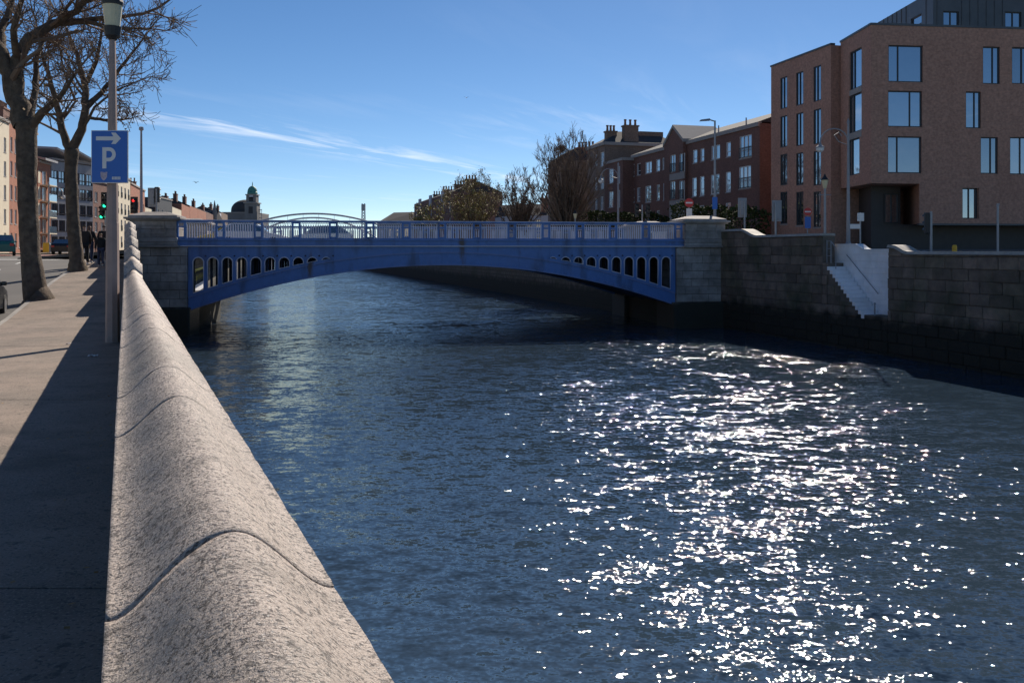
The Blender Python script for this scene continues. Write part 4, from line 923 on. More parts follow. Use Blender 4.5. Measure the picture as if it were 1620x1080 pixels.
dh = thing('chimneyed_house', 'tall buff brick house with big chimney stacks rising behind the terrace', 'house', (11.9, 113.2, 4.6))
dw = [(941, 945, 244, 262), (949.5, 955.5, 240.5, 263), (941, 945, 281, 301), (949.5, 955, 278, 299), (941, 945, 314, 334), (949.5, 954.5, 311, 332)]
dhl = [win_px(D1, D2, *q) for q in dw]
body(dh, [D1, D2, D2 + FI * 11, D1 + FI * 11], 4.2, 18.5, M['brick_buff'], {0: dhl}, rev=.14)
for h in dhl: window(dh, D1, D2, h, .14, fm=M['frame_w'], gm=M['curtain'], split=[.5], rail=[.5], sill=M['trim'])
ed = (D2 - D1).normalized(); mb = MB(); obox_w(mb, D1, ed, -.1, 6.7, -.3, .25, 18.35, 18.75); mb.build('cornice', M['trim'], dh)
mb = MB(); obox_w(mb, D2, FI.normalized(), -.1, 11, -.3, .25, 18.352, 18.748); mb.build('cornice', M['trim'], dh)
hp = [D1 - FI * .1, D2 - FI * .1, D2 + FI * 11, D1 + FI * 11]; r0 = (hp[0] + hp[1]) / 2 + FI * 3.3; r1 = (hp[2] + hp[3]) / 2 - FI * 3.3
MB().add([(p.x, p.y, 18.75) for p in hp] + [(r0.x, r0.y, 20.6), (r1.x, r1.y, 20.6)], [(0, 1, 4), (1, 2, 5, 4), (2, 3, 5), (3, 0, 4, 5)]).build('roof', M['slate'], dh)
c = px(966, 225, 116); chimney(dh, c.x, c.y, 18.4, 20.3, 1.4, .9, 3, M['brick_buff'], FI)
c = px(997, 215, 115); chimney(dh, c.x, c.y, 18.6, 20.9, 1.9, 1.0, 3, M['brick_buff'], FI)
c = px(1027, 215, 118); mb = MB(); obox_w(mb, V(c.x, c.y), FI, -1.7, 1.7, -.7, .7, 18.6, 20.6); mb.build('roof_housing', M['brick_buff'], dh)
# --- plain end wall block behind the big tree
f0 = px(871, 300, 127); f1 = px(938, 300, 124)
fh = thing('gable_end_house', 'plain brown gable end with chimney pots behind the large bare tree', 'house', (f0.x, f0.y, 4.6))
A_, B_ = V(f0.x, 127), V(f1.x, 124); bk = V(-.02, 1).normalized() * 6
body(fh, [A_, B_, B_ + bk, A_ + bk], 4.2, 17.6, M['brick_buff'], {})
pk = (A_ + B_) / 2
MB().add([(A_.x, A_.y, 17.6), (B_.x, B_.y, 17.6), (pk.x + 1, pk.y, 19.6), ((A_ + bk).x, (A_ + bk).y, 17.6), ((B_ + bk).x, (B_ + bk).y, 17.6), ((pk + bk).x, (pk + bk).y, 19.6)], [(0, 1, 2), (3, 4, 5), (0, 2, 5, 3), (1, 2, 5, 4)]).build('roof', M['slate'], fh)
c = px(927, 235, 125.5); chimney(fh, c.x, c.y, 17.2, 19.3, 2.6, .9, 5, M['brick_orange'], (B_ - A_).normalized())
# --- terrace further along the quay
G1, G2 = V(-23.2, 210), V(-11, 165); G3 = V(-1.8, 167.5)
gh = thing('brick_terrace', 'long brick apartment terrace with pale bay fronts behind the yellowing tree', 'apartment building', (-11, 165, 4.6))
gw_ = []
for s_ in (1.5, 8, 15, 22, 29, 36, 42.5):
    for z in (6.0, 9.2, 12.2): gw_.append((s_, s_ + 1.7, z, z + 2.0))
body(gh, [G1, G2, G3, G3 + V(-12, 46)], 4.2, 15.9, M['brick_red'], {0: gw_}, rev=.2)
for h in gw_: window(gh, G1, G2, h, .2, fm=M['frame_w'], gm=M['curtain'] if rnd.random() < .5 else M['glass'], split=[.5])
eG = (G2 - G1).normalized()
for s_ in (8, 22, 36):
    mb = MB(); obox_w(mb, G1, eG, s_ - .3, s_ + 2.0, -.1, .25, 14.3, 16.6); mb.build('bay_front', M['render_white'], gh)
gm_ = (G2 + G3) / 2
MB().add([(G2.x, G2.y, 15.9), (G3.x, G3.y, 15.9), (gm_.x, gm_.y, 17.9), (G1.x, G1.y, 15.9), ((G3 + V(-12, 46)).x, (G3 + V(-12, 46)).y, 15.9), ((gm_ + V(-12, 46)).x, (gm_ + V(-12, 46)).y, 17.9)], [(0, 1, 2), (3, 4, 5), (0, 2, 5, 3), (1, 2, 5, 4)]).build('roof', M['slate'], gh)
for x_, Y_, z_ in ((745, 172, 18.6), (727, 182, 18.3), (708, 192, 17.9), (693, 202, 17.5)):
    c = px(x_, 290, Y_); chimney(gh, c.x, c.y, 15.5, z_, 2.2, .9, 4, M['brick_red'], V(1, 0))
hh = thing('white_house', 'low pale rendered house with slate roof between the two bare trees', 'house', (px(835, 340, 150).x, 150, 4.6))
a, b = px(800, 340, 152), px(870, 340, 148); A_, B_ = V(a.x, a.y), V(b.x, b.y); hl = [(s_, s_ + .9, z, z + 1.5) for s_ in (1, 2.6, 4.2, 5.8) for z in (5.6, 8.6)]
body(hh, [A_, B_, B_ + V(-2, 9), A_ + V(-2, 9)], 4.2, 10.8, M['render_white'], {0: hl}, rev=.1)
for h in hl: window(hh, A_, B_, h, .1, gm=M['glass_b'], split=[.5])
MB().add([(A_.x, A_.y - .2, 10.8), (B_.x, B_.y - .2, 10.8), (B_.x - 2, B_.y + 9, 10.8), (A_.x - 2, A_.y + 9, 10.8), (A_.x - 1, A_.y + 4.5, 12.9), (B_.x - 1, B_.y + 4.5, 12.9)], [(0, 1, 5, 4), (2, 3, 4, 5), (0, 4, 3), (1, 5, 2)]).build('roof', M['slate'], hh)
c = px(862, 325, 150); chimney(hh, c.x, c.y, 11, 13.6, 1.2, .8, 2, M['brick_orange'])
fh2 = thing('far_warehouse', 'small pale far building right of the lattice mast', 'building', (px(632, 340, 290).x, 290, 4.4))
a, b = px(609, 340, 292), px(660, 340, 288); A_, B_ = V(a.x, a.y), V(b.x, b.y); hl = [(s_, s_ + 1.4, 9.6, 12.2) for s_ in (1.2, 4.2, 7.2)]
body(fh2, [A_, B_, B_ + V(-5, 16), A_ + V(-5, 16)], 4.2, 14.6, M['render_grey'], {0: hl})
for h in hl: window(fh2, A_, B_, h, .15)
MB().add([(A_.x, A_.y - .2, 14.6), (B_.x, B_.y - .2, 14.6), (B_.x - 5, B_.y + 16, 14.6), (A_.x - 5, A_.y + 16, 14.6), (A_.x + 2, A_.y + 7, 17.8), (B_.x - 1, B_.y + 7, 17.8)], [(0, 1, 5, 4), (2, 3, 4, 5), (0, 4, 3), (1, 5, 2)]).build('roof', M['slate'], fh2)

# --- left bank buildings
def lblock(name, label, xa, Ya, xb, Yb, ytop, m, wins, depth=10, roof=None, fm='frame_w', gm='glass_b', cat='apartment building', z0=4.3, sill=None, balc=False):
    """facade from pixel column xa (near, left) to xb (far, right); the outside is on the river side"""
    a, b = V(kx(xa) * Ya, Ya), V(kx(xb) * Yb, Yb); e = (b - a).normalized(); inn_ = V(-e.y, e.x)
    if inn_.x > 0: inn_ = -inn_
    z1 = CAMZ + (HY - ytop) / F * Yb
    root = thing(name, label, cat, (a.x, a.y, 4.5))
    foot = [a, b, b + inn_ * depth, a + inn_ * depth]; L = (b - a).length; hl = []
    nc, nr, ww, wh, zb = wins; sh = (z1 - .8 - zb) / nr
    for i in range(nc):
        for j in range(nr): u = L * (i + .5) / nc; hl.append((u - ww / 2, u + ww / 2, zb + j * sh, zb + j * sh + wh))
    body(root, foot, z0, z1, m, {0: hl}, rev=.15)
    for h in hl: window(root, a, b, h, .15, fm=M[fm], gm=M[gm], split=[.5], sill=sill, lattice=balc)
    if roof == 'gable':
        r_ = (a + a + inn_ * depth) / 2, (b + b + inn_ * depth) / 2
        MB().add([(p.x, p.y, z1) for p in foot] + [(r_[0].x, r_[0].y, z1 + 2.2), (r_[1].x, r_[1].y, z1 + 2.2)], [(0, 1, 5, 4), (2, 3, 4, 5), (3, 0, 4), (1, 2, 5)]).build('roof', M['slate'], root)
    else:
        mb = MB(); obox_w(mb, a, e, -.1, L + .1, -.4, .2, z1, z1 + .3); mb.build('cornice', M['trim'], root)
    return root, a, b, e, z1
rt, a, b, e, z1 = lblock('apartment_block', 'cream rendered apartment front at the left edge, behind the nearest tree', -1794, 20, 14.5, 107, 196, M['render_cream'], (26, 5, .95, 1.75, 5.2), sill=M['trim'])  # front lengthened towards the camera, out of view, to bounce warm sunlight
p = V(kx(10) * 106, 106); chimney(rt, p.x - 1, p.y + 1, z1, z1 + 1.7, 3, .9, 6, M['brick_red'], e)
rt, a, b, e, z1 = lblock('apartment_block', 'orange brick apartment front beside the cream one, half hidden by the nearest tree', 14.5, 107.05, 58, 121, 214, M['brick_orange'], (7, 5, 1.0, 1.8, 5.2), sill=M['trim'])
# grey apartments with balconies and tilted metal roofs
rt, a, b, e, z1 = lblock('apartment_block', 'cream and brick apartments with glass balconies between the two street trees', 60, 122, 80, 127, 262, M['brick_orange'], (1, 5, 1.6, 2.0, 5.0))
L = (b - a).length; sh = (z1 - .8 - 5.0) / 5
for j in range(5):
    mb = MB(); obox_w(mb, a, e, L * .2, L * .8, 0, 1.2, 4.9 + j * sh, 5.05 + j * sh); bo = mb.build('balcony', M['render_cream'], rt)
    mb = MB(); obox_w(mb, a, e, L * .2, L * .8, 1.12, 1.16, 5.05 + j * sh, 6.0 + j * sh); mb.build('balcony_glass', M['glass'], bo)
    mb = MB(); obox_w(mb, a, e, -.02, L * .16, -.1, .05, 5.2 + j * sh, 6.9 + j * sh); mb.build('render_panel', M['render_cream'], rt)
zr = z1
n_ = V(e.y, -e.x)
MB().add([(a.x + n_.x, a.y + n_.y, z1 + .3), (b.x + n_.x, b.y + n_.y, z1 + .3), (b.x - n_.x * 10, b.y - n_.y * 10, z1 + 2.2), (a.x - n_.x * 10, a.y - n_.y * 10, z1 + 2.6), (a.x + n_.x, a.y + n_.y, z1 + .6), (b.x + n_.x, b.y + n_.y, z1 + .6), (b.x - n_.x * 10, b.y - n_.y * 10, z1 + 2.5), (a.x - n_.x * 10, a.y - n_.y * 10, z1 + 2.9)], [(0, 1, 2, 3), (4, 5, 6, 7), (0, 1, 5, 4), (1, 2, 6, 5), (2, 3, 7, 6), (3, 0, 4, 7)]).build('roof', M['render_grey'], rt)
rt, a, b, e, z1 = lblock('apartment_block', 'grey panelled apartments with tilted metal roof behind the second street tree', 81, 127.3, 147, 136, 262, M['render_grey'], (6, 5, 1.3, 1.7, 5.2), fm='frame')
n_ = V(e.y, -e.x); L = (b - a).length
for k_ in range(2):
    p, q = a + e * (L * k_ / 2), a + e * (L * (k_ + 1) / 2 - .2); zz = z1 + .3
    MB().add([(p.x + n_.x, p.y + n_.y, zz + 1.2), (q.x + n_.x, q.y + n_.y, zz), (q.x - n_.x * 9, q.y - n_.y * 9, zz + .6), (p.x - n_.x * 9, p.y - n_.y * 9, zz + 1.9), (p.x + n_.x, p.y + n_.y, zz + 1.5), (q.x + n_.x, q.y + n_.y, zz + .3), (q.x - n_.x * 9, q.y - n_.y * 9, zz + .9), (p.x - n_.x * 9, p.y - n_.y * 9, zz + 2.2)], [(0, 1, 2, 3), (4, 5, 6, 7), (0, 1, 5, 4), (1, 2, 6, 5), (2, 3, 7, 6), (3, 0, 4, 7)]).build('roof', M['render_grey'], rt)
for i in range(5):
    mb = MB(); obox_w(mb, a, e, 0, L, 0, .06, 7.6 + i * 2.55, 7.72 + i * 2.55); mb.build('panel_joint', M['slate'], rt)
lblock('brick_house', 'dark red brick house left of the parking sign post', 147, 138, 176, 146, 293, M['brick_red'], (3, 4, 1.2, 1.6, 5.4), sill=M['trim'], cat='house')
lblock('apartment_block', 'pale apartments with railed balconies right of the parking sign post', 177, 150, 206, 168, 286, M['render_cream'], (5, 4, 1.5, 2.0, 5.4), balc=True)
rt, a, b, e, z1 = lblock('brick_house', 'orange brick house beside the tall plain lamp post', 206.5, 170, 229, 192, 303, M['brick_orange'], (5, 3, 1.1, 1.7, 5.6), sill=M['trim'], cat='house')
chimney(rt, b.x - 3, b.y, z1, z1 + 2, 2, .9, 3, M['brick_red'])
lblock('house', 'small pale gabled house behind the left bridge pillar', 229.5, 196, 246, 210, 333, M['render_cream'], (4, 2, 1.0, 1.6, 6.0), roof='gable', cat='house')
lblock('warehouse', 'dark flat roofed block above the left bridge pillar', 247, 206, 272, 222, 318, M['darkpanel'], (4, 3, 1.2, 1.5, 6.0), cat='building')
ter = [(272.5, 226, 287, 246, 333, 'render_cream', 'pale end house of the far red terrace'), (287.3, 247, 300, 268, 328, 'brick_orange', 'orange brick terrace house with dark chimneys near the left bridge pillar'), (300.2, 269, 313, 292, 331, 'brick_orange', 'second orange brick terrace house along the far quay'),
       (313.2, 293, 326, 318, 336, 'brick_orange', 'third orange brick terrace house along the far quay'), (326.2, 320, 340, 350, 341, 'brick_red', 'fourth and dullest brick terrace house along the far quay'), (340.2, 352, 350, 375, 338, 'render_white', 'pale far house left of the domed church'), (350.2, 377, 360, 405, 340, 'brick_buff', 'buff far house in front of the domed church')]
for xa, Ya, xb, Yb, yt, mm, lab in ter:
    rt, a, b, e, z1 = lblock('terrace_house', lab, xa, Ya, xb, Yb, yt, M[mm], (3, 2, 1.3, 1.9, 6.5), roof='gable', cat='house', z0=4.2)
    p = (a + b) / 2; chimney(rt, p.x - 3, p.y, z1, z1 + 3.2, 3, 1, 4, M['brick_red'], e)
# chapel with a pointed gable
ch = thing('chapel', 'small dark chapel with steep roof and thin spire on the far left quay', 'church', (px(330, 340, 330).x - 12, 345, 4.4))
c0 = px(332, 340, 345)
MB().box(c0.x - 9, c0.x + 1.5, 345, 358, 4.3, 15.5).build('wall', M['church'], ch)
MB().add([(c0.x - 9, 345, 15.5), (c0.x + 1.5, 345, 15.5), (c0.x + 1.5, 358, 15.5), (c0.x - 9, 358, 15.5), (c0.x - 8, 351.5, 20.5), (c0.x + 1.2, 351.5, 20.5)], [(0, 1, 5, 4), (2, 3, 4, 5), (3, 0, 4), (1, 2, 5)]).build('roof', M['slate'], ch)
MB().lathe([(.9, 4.3), (.9, 20), (.1, 24.5)], (c0.x + 1.5, 346, 0), 8).build('spire', M['church'], ch)
# domed church
CY = 430.0; cpt = lambda x, y: px(x, y, CY)
cc = thing('domed_church', 'grey domed church with clock tower and green copper cupola in the distance', 'church', (cpt(385, 350).x, CY, 4.4))
d0, d1 = cpt(353, 350).x, cpt(402, 350).x; zz = lambda y: CAMZ + (HY - y) / F * CY
MB().box(d0, d1, CY, CY + 26, 4.2, zz(337)).build('wall', M['church'], cc)
dm = cpt(376, 340).x; rr = (cpt(400, 0).x - cpt(354, 0).x) / 2
MB().box(d0 - .5, d1, CY - .5, CY + 26.5, zz(337), zz(335.5)).build('cornice', M['trim'], cc)
MB().lathe([(rr, zz(336)), (rr, zz(331))] + [(rr * math.cos(q / 8 * math.pi / 2), zz(331) + (zz(313.5) - zz(331)) * math.sin(q / 8 * math.pi / 2)) for q in range(0, 8)] + [(.3, zz(313.5))], (dm, CY + 13, 0), 28).build('dome', M['slate'], cc, smooth=True)
t0, t1 = cpt(389, 0).x, cpt(408, 0).x; tc = (t0 + t1) / 2; tw = (t1 - t0) / 2
tr = MB().box(tc - tw, tc + tw, CY - 2, CY - 2 + 2 * tw, 4.2, zz(322)).build('tower', M['church'], cc)
MB().box(tc - tw - .5, tc + tw + .5, CY - 2.5, CY - 1.5 + 2 * tw, zz(322), zz(320.5)).build('cornice', M['trim'], tr)
MB().box(tc - tw * .82, tc + tw * .82, CY - 1.4, CY - 2.6 + 2 * tw, zz(320.5), zz(309)).build('belfry', M['church'], tr)
MB().box(tc - tw * .35, tc + tw * .35, CY - 1.45, CY - 1.35, zz(319), zz(312)).build('louvre', M['slate'], tr)
MB().box(tc - tw * .35, tc + tw * .35, CY - 2.06, CY - 1.95, zz(338), zz(327)).build('window', M['slate'], tr)
MB().lathe([(1.0, 0), (1.0, .15), (.8, .2)], (tc, CY - 1.45, zz(311)), 12, 'y').build('clock_face', M['render_white'], tr)
MB().box(tc - tw * .95, tc + tw * .95, CY - 1.8, CY - 2.2 + 2 * tw, zz(309), zz(307.5)).build('cornice', M['trim'], tr)
MB().lathe([(tw * .85, zz(307.5)), (tw * .85, zz(304))] + [(tw * .82 * math.cos(q / 7 * math.pi / 2), zz(304) + (zz(294) - zz(304)) * math.sin(q / 7 * math.pi / 2)) for q in range(7)] + [(.25, zz(294)), (.18, zz(290)), (.02, zz(287))], (tc, CY - 2 + tw, 0), 14).build('cupola', M['copper'], tr, smooth=True)
sc_ = MB()
for x_ in (409.5, 414):
    sc_.tube([(cpt(x_, 0).x, CY, 4.2), (cpt(x_, 0).x, CY, zz(331))], .15, 4)
for y_ in (345, 338, 332): sc_.tube([(cpt(409.5, 0).x, CY, zz(y_)), (cpt(414, 0).x, CY, zz(y_))], .15, 4)
sc_.build('scaffold', M['galv'], cc)
# far arch bridge
JB = thing('arch_bridge', 'white tied arch bridge far beyond the blue bridge', 'bridge', (px(495, 345, 330).x, 330, 4.4))
for Yj, xa, xb, yp, ln in ((322, 332, 660, 338, 0), (338, 380, 606, 344, 3)):
    a, b = px(xa, 0, Yj).x, px(xb, 0, Yj).x; zt = CAMZ + (HY - yp) / F * Yj; zb = 8.0; pts = []
    for i in range(41): q = i / 40; pts.append((lerp(a, b, q), Yj + ln * math.sin(math.pi * q), zb + (zt - zb) * (1 - (2 * q - 1) ** 2)))
    MB().tube(pts, .33, 8).build('arch', M['arch_white'], JB)
    for i in range(3, 38, 3): MB().tube([pts[i], (pts[i][0], Yj, 8.0)], .06, 5).build('hanger', M['arch_white'], JB)
a, b = px(325, 0, 330).x, px(668, 0, 330).x
MB().box(a, b, 321, 339, 7.2, 8.1).build('deck', M['arch_white'], JB)
for x_ in (a + 3, b - 3): MB().box(x_ - 3, x_ + 3, 322, 338, -1, 7.2).build('abutment', M['church'], JB)
ms = thing('lattice_mast', 'thin lattice mast far away right of the white arch', 'mast', (px(575, 340, 520).x, 520, 4.4))
c = px(575, 322, 520); mb = MB()
for sx in (-1, 1):
    for sy in (-1, 1): mb.tube([(c.x + sx * 1.3, 520 + sy * 1.3, 4.3), (c.x + sx * .8, 520 + sy * .8, c.z)], .16, 4)
for i in range(14):
    z0_, z1_ = lerp(10, c.z, i / 14), lerp(10, c.z, (i + 1) / 14); w0 = lerp(1.2, .8, i / 14)
    for sy in (-1, 1): mb.tube([(c.x - w0, 520 + sy * w0, z0_), (c.x + w0, 520 + sy * w0, z1_)], .11, 4).tube([(c.x + w0, 520 + sy * w0, z0_), (c.x - w0, 520 + sy * w0, z1_)], .11, 4)
mb.build('lattice', M['galv'], ms); MB().box(c.x - 1.1, c.x + 1.1, 519, 521, c.z - 4, c.z - .5).build('antenna_drum', M['galv'], ms)

# ------------------------------------------------------------------ trees
def grow(mb, leaves, rng, p, d, L, r0, lev, maxlev, upw, spread, nchild, rmin, leafp):
    n = 4 if lev < maxlev else 3; pts = [p]; rads = [r0]; q = p.copy(); dd = d.normalized()
    for i in range(n):
        dd = (dd + Vector((rng.uniform(-1, 1), rng.uniform(-1, 1), rng.uniform(-.7, 1))) * .27 + Vector((0, 0, upw * .13))).normalized()
        q = q + dd * (L / n); pts.append(q.copy()); rads.append(max(rmin, lerp(r0, r0 * .45, (i + 1) / n)))
    mb.tube(pts, rads, 5 if r0 > .05 else 3, cap=False)
    if lev == maxlev:
        if rng.random() < leafp: leaves.append(pts[-1])
        return
    for c in range(nchild[lev]):
        t = rng.uniform(.25, 1.0); k = min(n - 1, int(t * n)); base = pts[k].lerp(pts[k + 1], t * n - k)
        seg = (pts[k + 1] - pts[k]).normalized(); side_ = seg.cross(Vector((rng.uniform(-1, 1), rng.uniform(-1, 1), rng.uniform(-1, 1))))
        if side_.length < .01: side_ = Vector((1, 0, 0))
        side_.normalize(); nd = (seg * (1 - spread) + side_ * spread + Vector((0, 0, upw * .2))).normalized()
        grow(mb, leaves, rng, base, nd, L * rng.uniform(.42, .68), max(rmin, lerp(r0, r0 * .45, t) * .62), lev + 1, maxlev, upw, spread, nchild, rmin, leafp)
def leafmesh(pts, rng, size, per=1):
    mb = MB()
    for p in pts:
        for _ in range(per):
            c = p + Vector((rng.uniform(-1, 1), rng.uniform(-1, 1), rng.uniform(-1, 1))) * size * (1.5 if per > 1 else .6)
            a = Vector((rng.uniform(-1, 1), rng.uniform(-1, 1), rng.uniform(-1, 1))).normalized(); b = a.cross(Vector((rng.uniform(-1, 1), rng.uniform(-1, 1), 1))).normalized()
            mb.add([c - a * size * .5, c + b * size * .32, c + a * size * .5, c - b * size * .32], [(0, 1, 2, 3)])
    return mb
def street_tree(label, trunk, limbs, seed, maxlev, nchild, spread, upw, rmin, leafp, sub=(7, .5), group=None, leafsize=.12, lm='leaf', per=1, Lk=.55, tip=.4):
    rng = random.Random(seed); base = trunk[0][0]
    root = thing('street_tree', label, 'tree', tuple(base), group=group)
    tb = MB(); pts = [Vector(p) for p, _ in trunk]; rd = [r_ for _, r_ in trunk]
    # root flare and a slightly lumpy bole
    P_ = []; Q_ = []
    for i in range(len(pts) - 1):
        for k in range(5): t = k / 5; P_.append(pts[i].lerp(pts[i + 1], t)); Q_.append(lerp(rd[i], rd[i + 1], t) * (1 + rng.uniform(-.05, .05)))
    P_.append(pts[-1]); Q_.append(rd[-1]); P_.insert(0, pts[0] - Vector((0, 0, .25))); Q_.insert(0, rd[0] * 1.25)
    tb.tube(P_, Q_, 14)
    cb = MB(); leaves = []
    for lb in limbs:
        lp_ = [Vector(p) for p, _ in lb]; lr = [r_ for _, r_ in lb]; fp = []; fr = []
        for i in range(len(lp_) - 1):
            for k in range(4): fp.append(lp_[i].lerp(lp_[i + 1], k / 4) + Vector((rng.uniform(-1, 1), rng.uniform(-1, 1), rng.uniform(-1, 1))) * lr[i] * .25 * (1 if k or i else 0)); fr.append(lerp(lr[i], lr[i + 1], k / 4))
        fp.append(lp_[-1]); fr.append(lr[-1]); tb.tube(fp, fr, 8, cap=False)
        tot = sum((fp[i + 1] - fp[i]).length for i in range(len(fp) - 1))
        for i in range(len(fp) - 1):
            seg = (fp[i + 1] - fp[i]); m_ = seg.length / tot * sub[0]
            for _ in range(int(m_) + (1 if rng.random() < m_ % 1 else 0)):
                if i < len(fp) * .18: continue
                t = rng.random(); b_ = fp[i].lerp(fp[i + 1], t); sd_ = seg.normalized().cross(Vector((rng.uniform(-1, 1), rng.uniform(-1, 1), rng.uniform(-1, 1)))); sd_.normalize()
                nd = (seg.normalized() * (1 - spread) + sd_ * spread + Vector((0, 0, upw * .2))).normalized()
                grow(cb, leaves, rng, b_, nd, tot * Lk * rng.uniform(.5, .95), fr[i] * sub[1], 0, maxlev, upw, spread, nchild, rmin, leafp)
        grow(cb, leaves, rng, fp[-1], (fp[-1] - fp[-2]).normalized(), tot * tip, fr[-1], 0, maxlev, upw, spread * .8, nchild, rmin, leafp)
    tb.build('trunk', M['bark'], root, smooth=True); cb.build('crown', M['twig'], root)
    if leaves: leafmesh(leaves, rng, leafsize, per).build('leaf_cluster', M[lm], root)['kind'] = 'stuff'
    return root
def tp(x, y, Y, dY=0): return px(x, y, Y + dY)
Y1 = 28.0
g1 = px(62, 0, Y1); g1.z = gl(Y1)
t1_ = [(g1, .47), (px(57, 470, Y1), .36), (px(48, 400, Y1), .30), (px(43, 300, Y1), .285), (px(42, 230, Y1), .295), (px(42, 190, Y1), .34)]
l1 = [[(px(38, 198, Y1), .33), (px(22, 140, Y1), .28), (px(4, 95, Y1), .25), (px(-25, 40, Y1, ), .2), (px(-50, -40, Y1 - .5), .13)],
      [(px(30, 165, Y1), .2), (px(27, 95, Y1), .19), (px(45, 62, Y1 + .3), .18), (px(85, 38, Y1 + .8), .15), (px(130, 33, Y1 + 1), .11), (px(200, 26, Y1 + 1.4), .06)],
      [(px(85, 40, Y1 + .8), .13), (px(120, 18, Y1 + .3), .10), (px(145, -8, Y1), .08), (px(170, -50, Y1 - .5), .05)],
      [(px(130, 33, Y1 + 1), .08), (px(175, 44, Y1 + .7), .06), (px(240, 46, Y1 + .5), .03)],
      [(px(46, 200, Y1), .16), (px(66, 178, Y1 - .3), .12), (px(95, 155, Y1 - .8), .08), (px(118, 118, Y1 - 1.2), .04)],
      [(px(47, 190, Y1), .13), (px(56, 140, Y1 + .6), .10), (px(58, 95, Y1 + 1), .08), (px(72, 55, Y1 + 1.4), .05)],
      [(px(4, 95, Y1), .15), (px(2, 50, Y1 + .8), .12), (px(18, 5, Y1 + 1.2), .09), (px(25, -50, Y1 + 1.5), .06)],
      [(px(27, 95, Y1), .12), (px(20, 50, Y1 - .8), .10), (px(35, 0, Y1 - 1.2), .07), (px(45, -50, Y1 - 1.4), .05)]]
street_tree('nearest bare street tree, thick forked trunk, at the kerb on the left', t1_, l1, 21, 2, (5, 5), .55, .12, .009, .05, sub=(12, .40), leafsize=.13, Lk=.42)
Y2 = 36.0
g2 = px(123, 0, Y2); g2.z = gl(Y2)
t2_ = [(g2, .40), (px(121, 410, Y2), .28), (px(115, 340, Y2), .24), (px(112, 270, Y2), .245), (px(114, 235, Y2), .27)]
l2 = [[(px(110, 240, Y2), .17), (px(101, 215, Y2), .15), (px(90, 168, Y2 - .3), .12), (px(80, 130, Y2 - .6), .09), (px(62, 70, Y2 - 1), .05)],
      [(px(115, 238, Y2), .2), (px(130, 205, Y2), .17), (px(135, 170, Y2), .15), (px(133, 130, Y2 + .3), .12), (px(122, 85, Y2 + .5), .08), (px(105, 45, Y2 + .8), .05)],
      [(px(135, 172, Y2), .12), (px(160, 148, Y2 + .5), .10), (px(190, 108, Y2 + .9), .07), (px(228, 60, Y2 + 1.2), .03)],
      [(px(134, 135, Y2), .1), (px(150, 105, Y2 - .5), .08), (px(158, 72, Y2 - .8), .06), (px(165, 25, Y2 - 1), .03)],
      [(px(136, 185, Y2), .07), (px(165, 190, Y2 + .4), .06), (px(205, 188, Y2 + .6), .03)],
      [(px(131, 205, Y2), .06), (px(150, 170, Y2 - .6), .05), (px(180, 145, Y2 - 1.2), .04), (px(215, 130, Y2 - 1.6), .025)],
      [(px(96, 195, Y2), .06), (px(120, 160, Y2 + .8), .05), (px(100, 110, Y2 + 1.2), .04), (px(92, 60, Y2 + 1.4), .03)]]
street_tree('second bare street tree, slender fork, standing beside the walking group', t2_, l2, 8, 2, (5, 5), .55, .10, .010, .05, sub=(13, .42), leafsize=.13, Lk=.45)
def vase_tree(label, xc, Y, ytop, half, seed, nl, lm=None, leafp=0, per=1, leafsize=.3, upw=.35, child=(4, 4), spread=.4, sub=5, fork=.16):
    """bare tree whose limbs rise fan-like from a short trunk"""
    rng = random.Random(seed); b = px(xc, 0, Y); b.z = gr(Y) - .1; zt = CAMZ + (HY - ytop) / F * Y; H = zt - b.z; hw_ = half / F * Y
    fz = b + Vector((0, 0, H * fork)); tr_ = [(b, .30), (b + Vector((0, 0, H * fork * .5)), .23), (fz, .25)]; lm_ = []
    for i in range(nl):
        w = 2.4 * i + rng.uniform(-.3, .3); q = math.sqrt((i + .5) / nl) * 1.05; ex, ey = math.cos(w) * hw_ * q, math.sin(w) * hw_ * q; hz = H * (1 - fork) * rng.uniform(.66, .82) * (1 - .38 * q * q)
        lm_.append([(fz, .12), (fz + Vector((ex * .3, ey * .3, hz * .34)), .09), (fz + Vector((ex * .65, ey * .65, hz * .7)), .06), (fz + Vector((ex, ey, hz)), .03)])
    return street_tree(label, tr_, lm_, seed, 2, child, spread, upw, .013 * Y / 85, leafp, sub=(sub, .5), leafsize=leafsize, lm=lm or 'leaf', per=per, Lk=.25, tip=.22)
vase_tree('big bare vase-shaped tree on the right bank behind the balustrade', 897, 84, 202, 52, 3, 46, upw=.4, spread=.38, sub=7, child=(5, 5), fork=.08)
vase_tree('smaller bare tree left of the big vase-shaped one', 823, 108, 270, 40, 5, 26, upw=.3, spread=.42, sub=8, child=(5, 5))
vase_tree('tree with thin yellowing leaves before the far brick terrace', 752, 128, 272, 48, 6, 20, lm='leaf_y', leafp=.6, per=3, leafsize=.22, upw=.3, spread=.45, sub=8, child=(5, 5))
vase_tree('low bushy yellowish tree at the far end of the brick terrace', 668, 190, 322, 18, 9, 8, lm='leaf_y', leafp=.6, per=3, leafsize=.45, sub=4)
vase_tree('small leafy tree just left of the yellowing tree', 688, 150, 312, 22, 10, 8, lm='leaf_y', leafp=.5, per=2, leafsize=.35, sub=4)
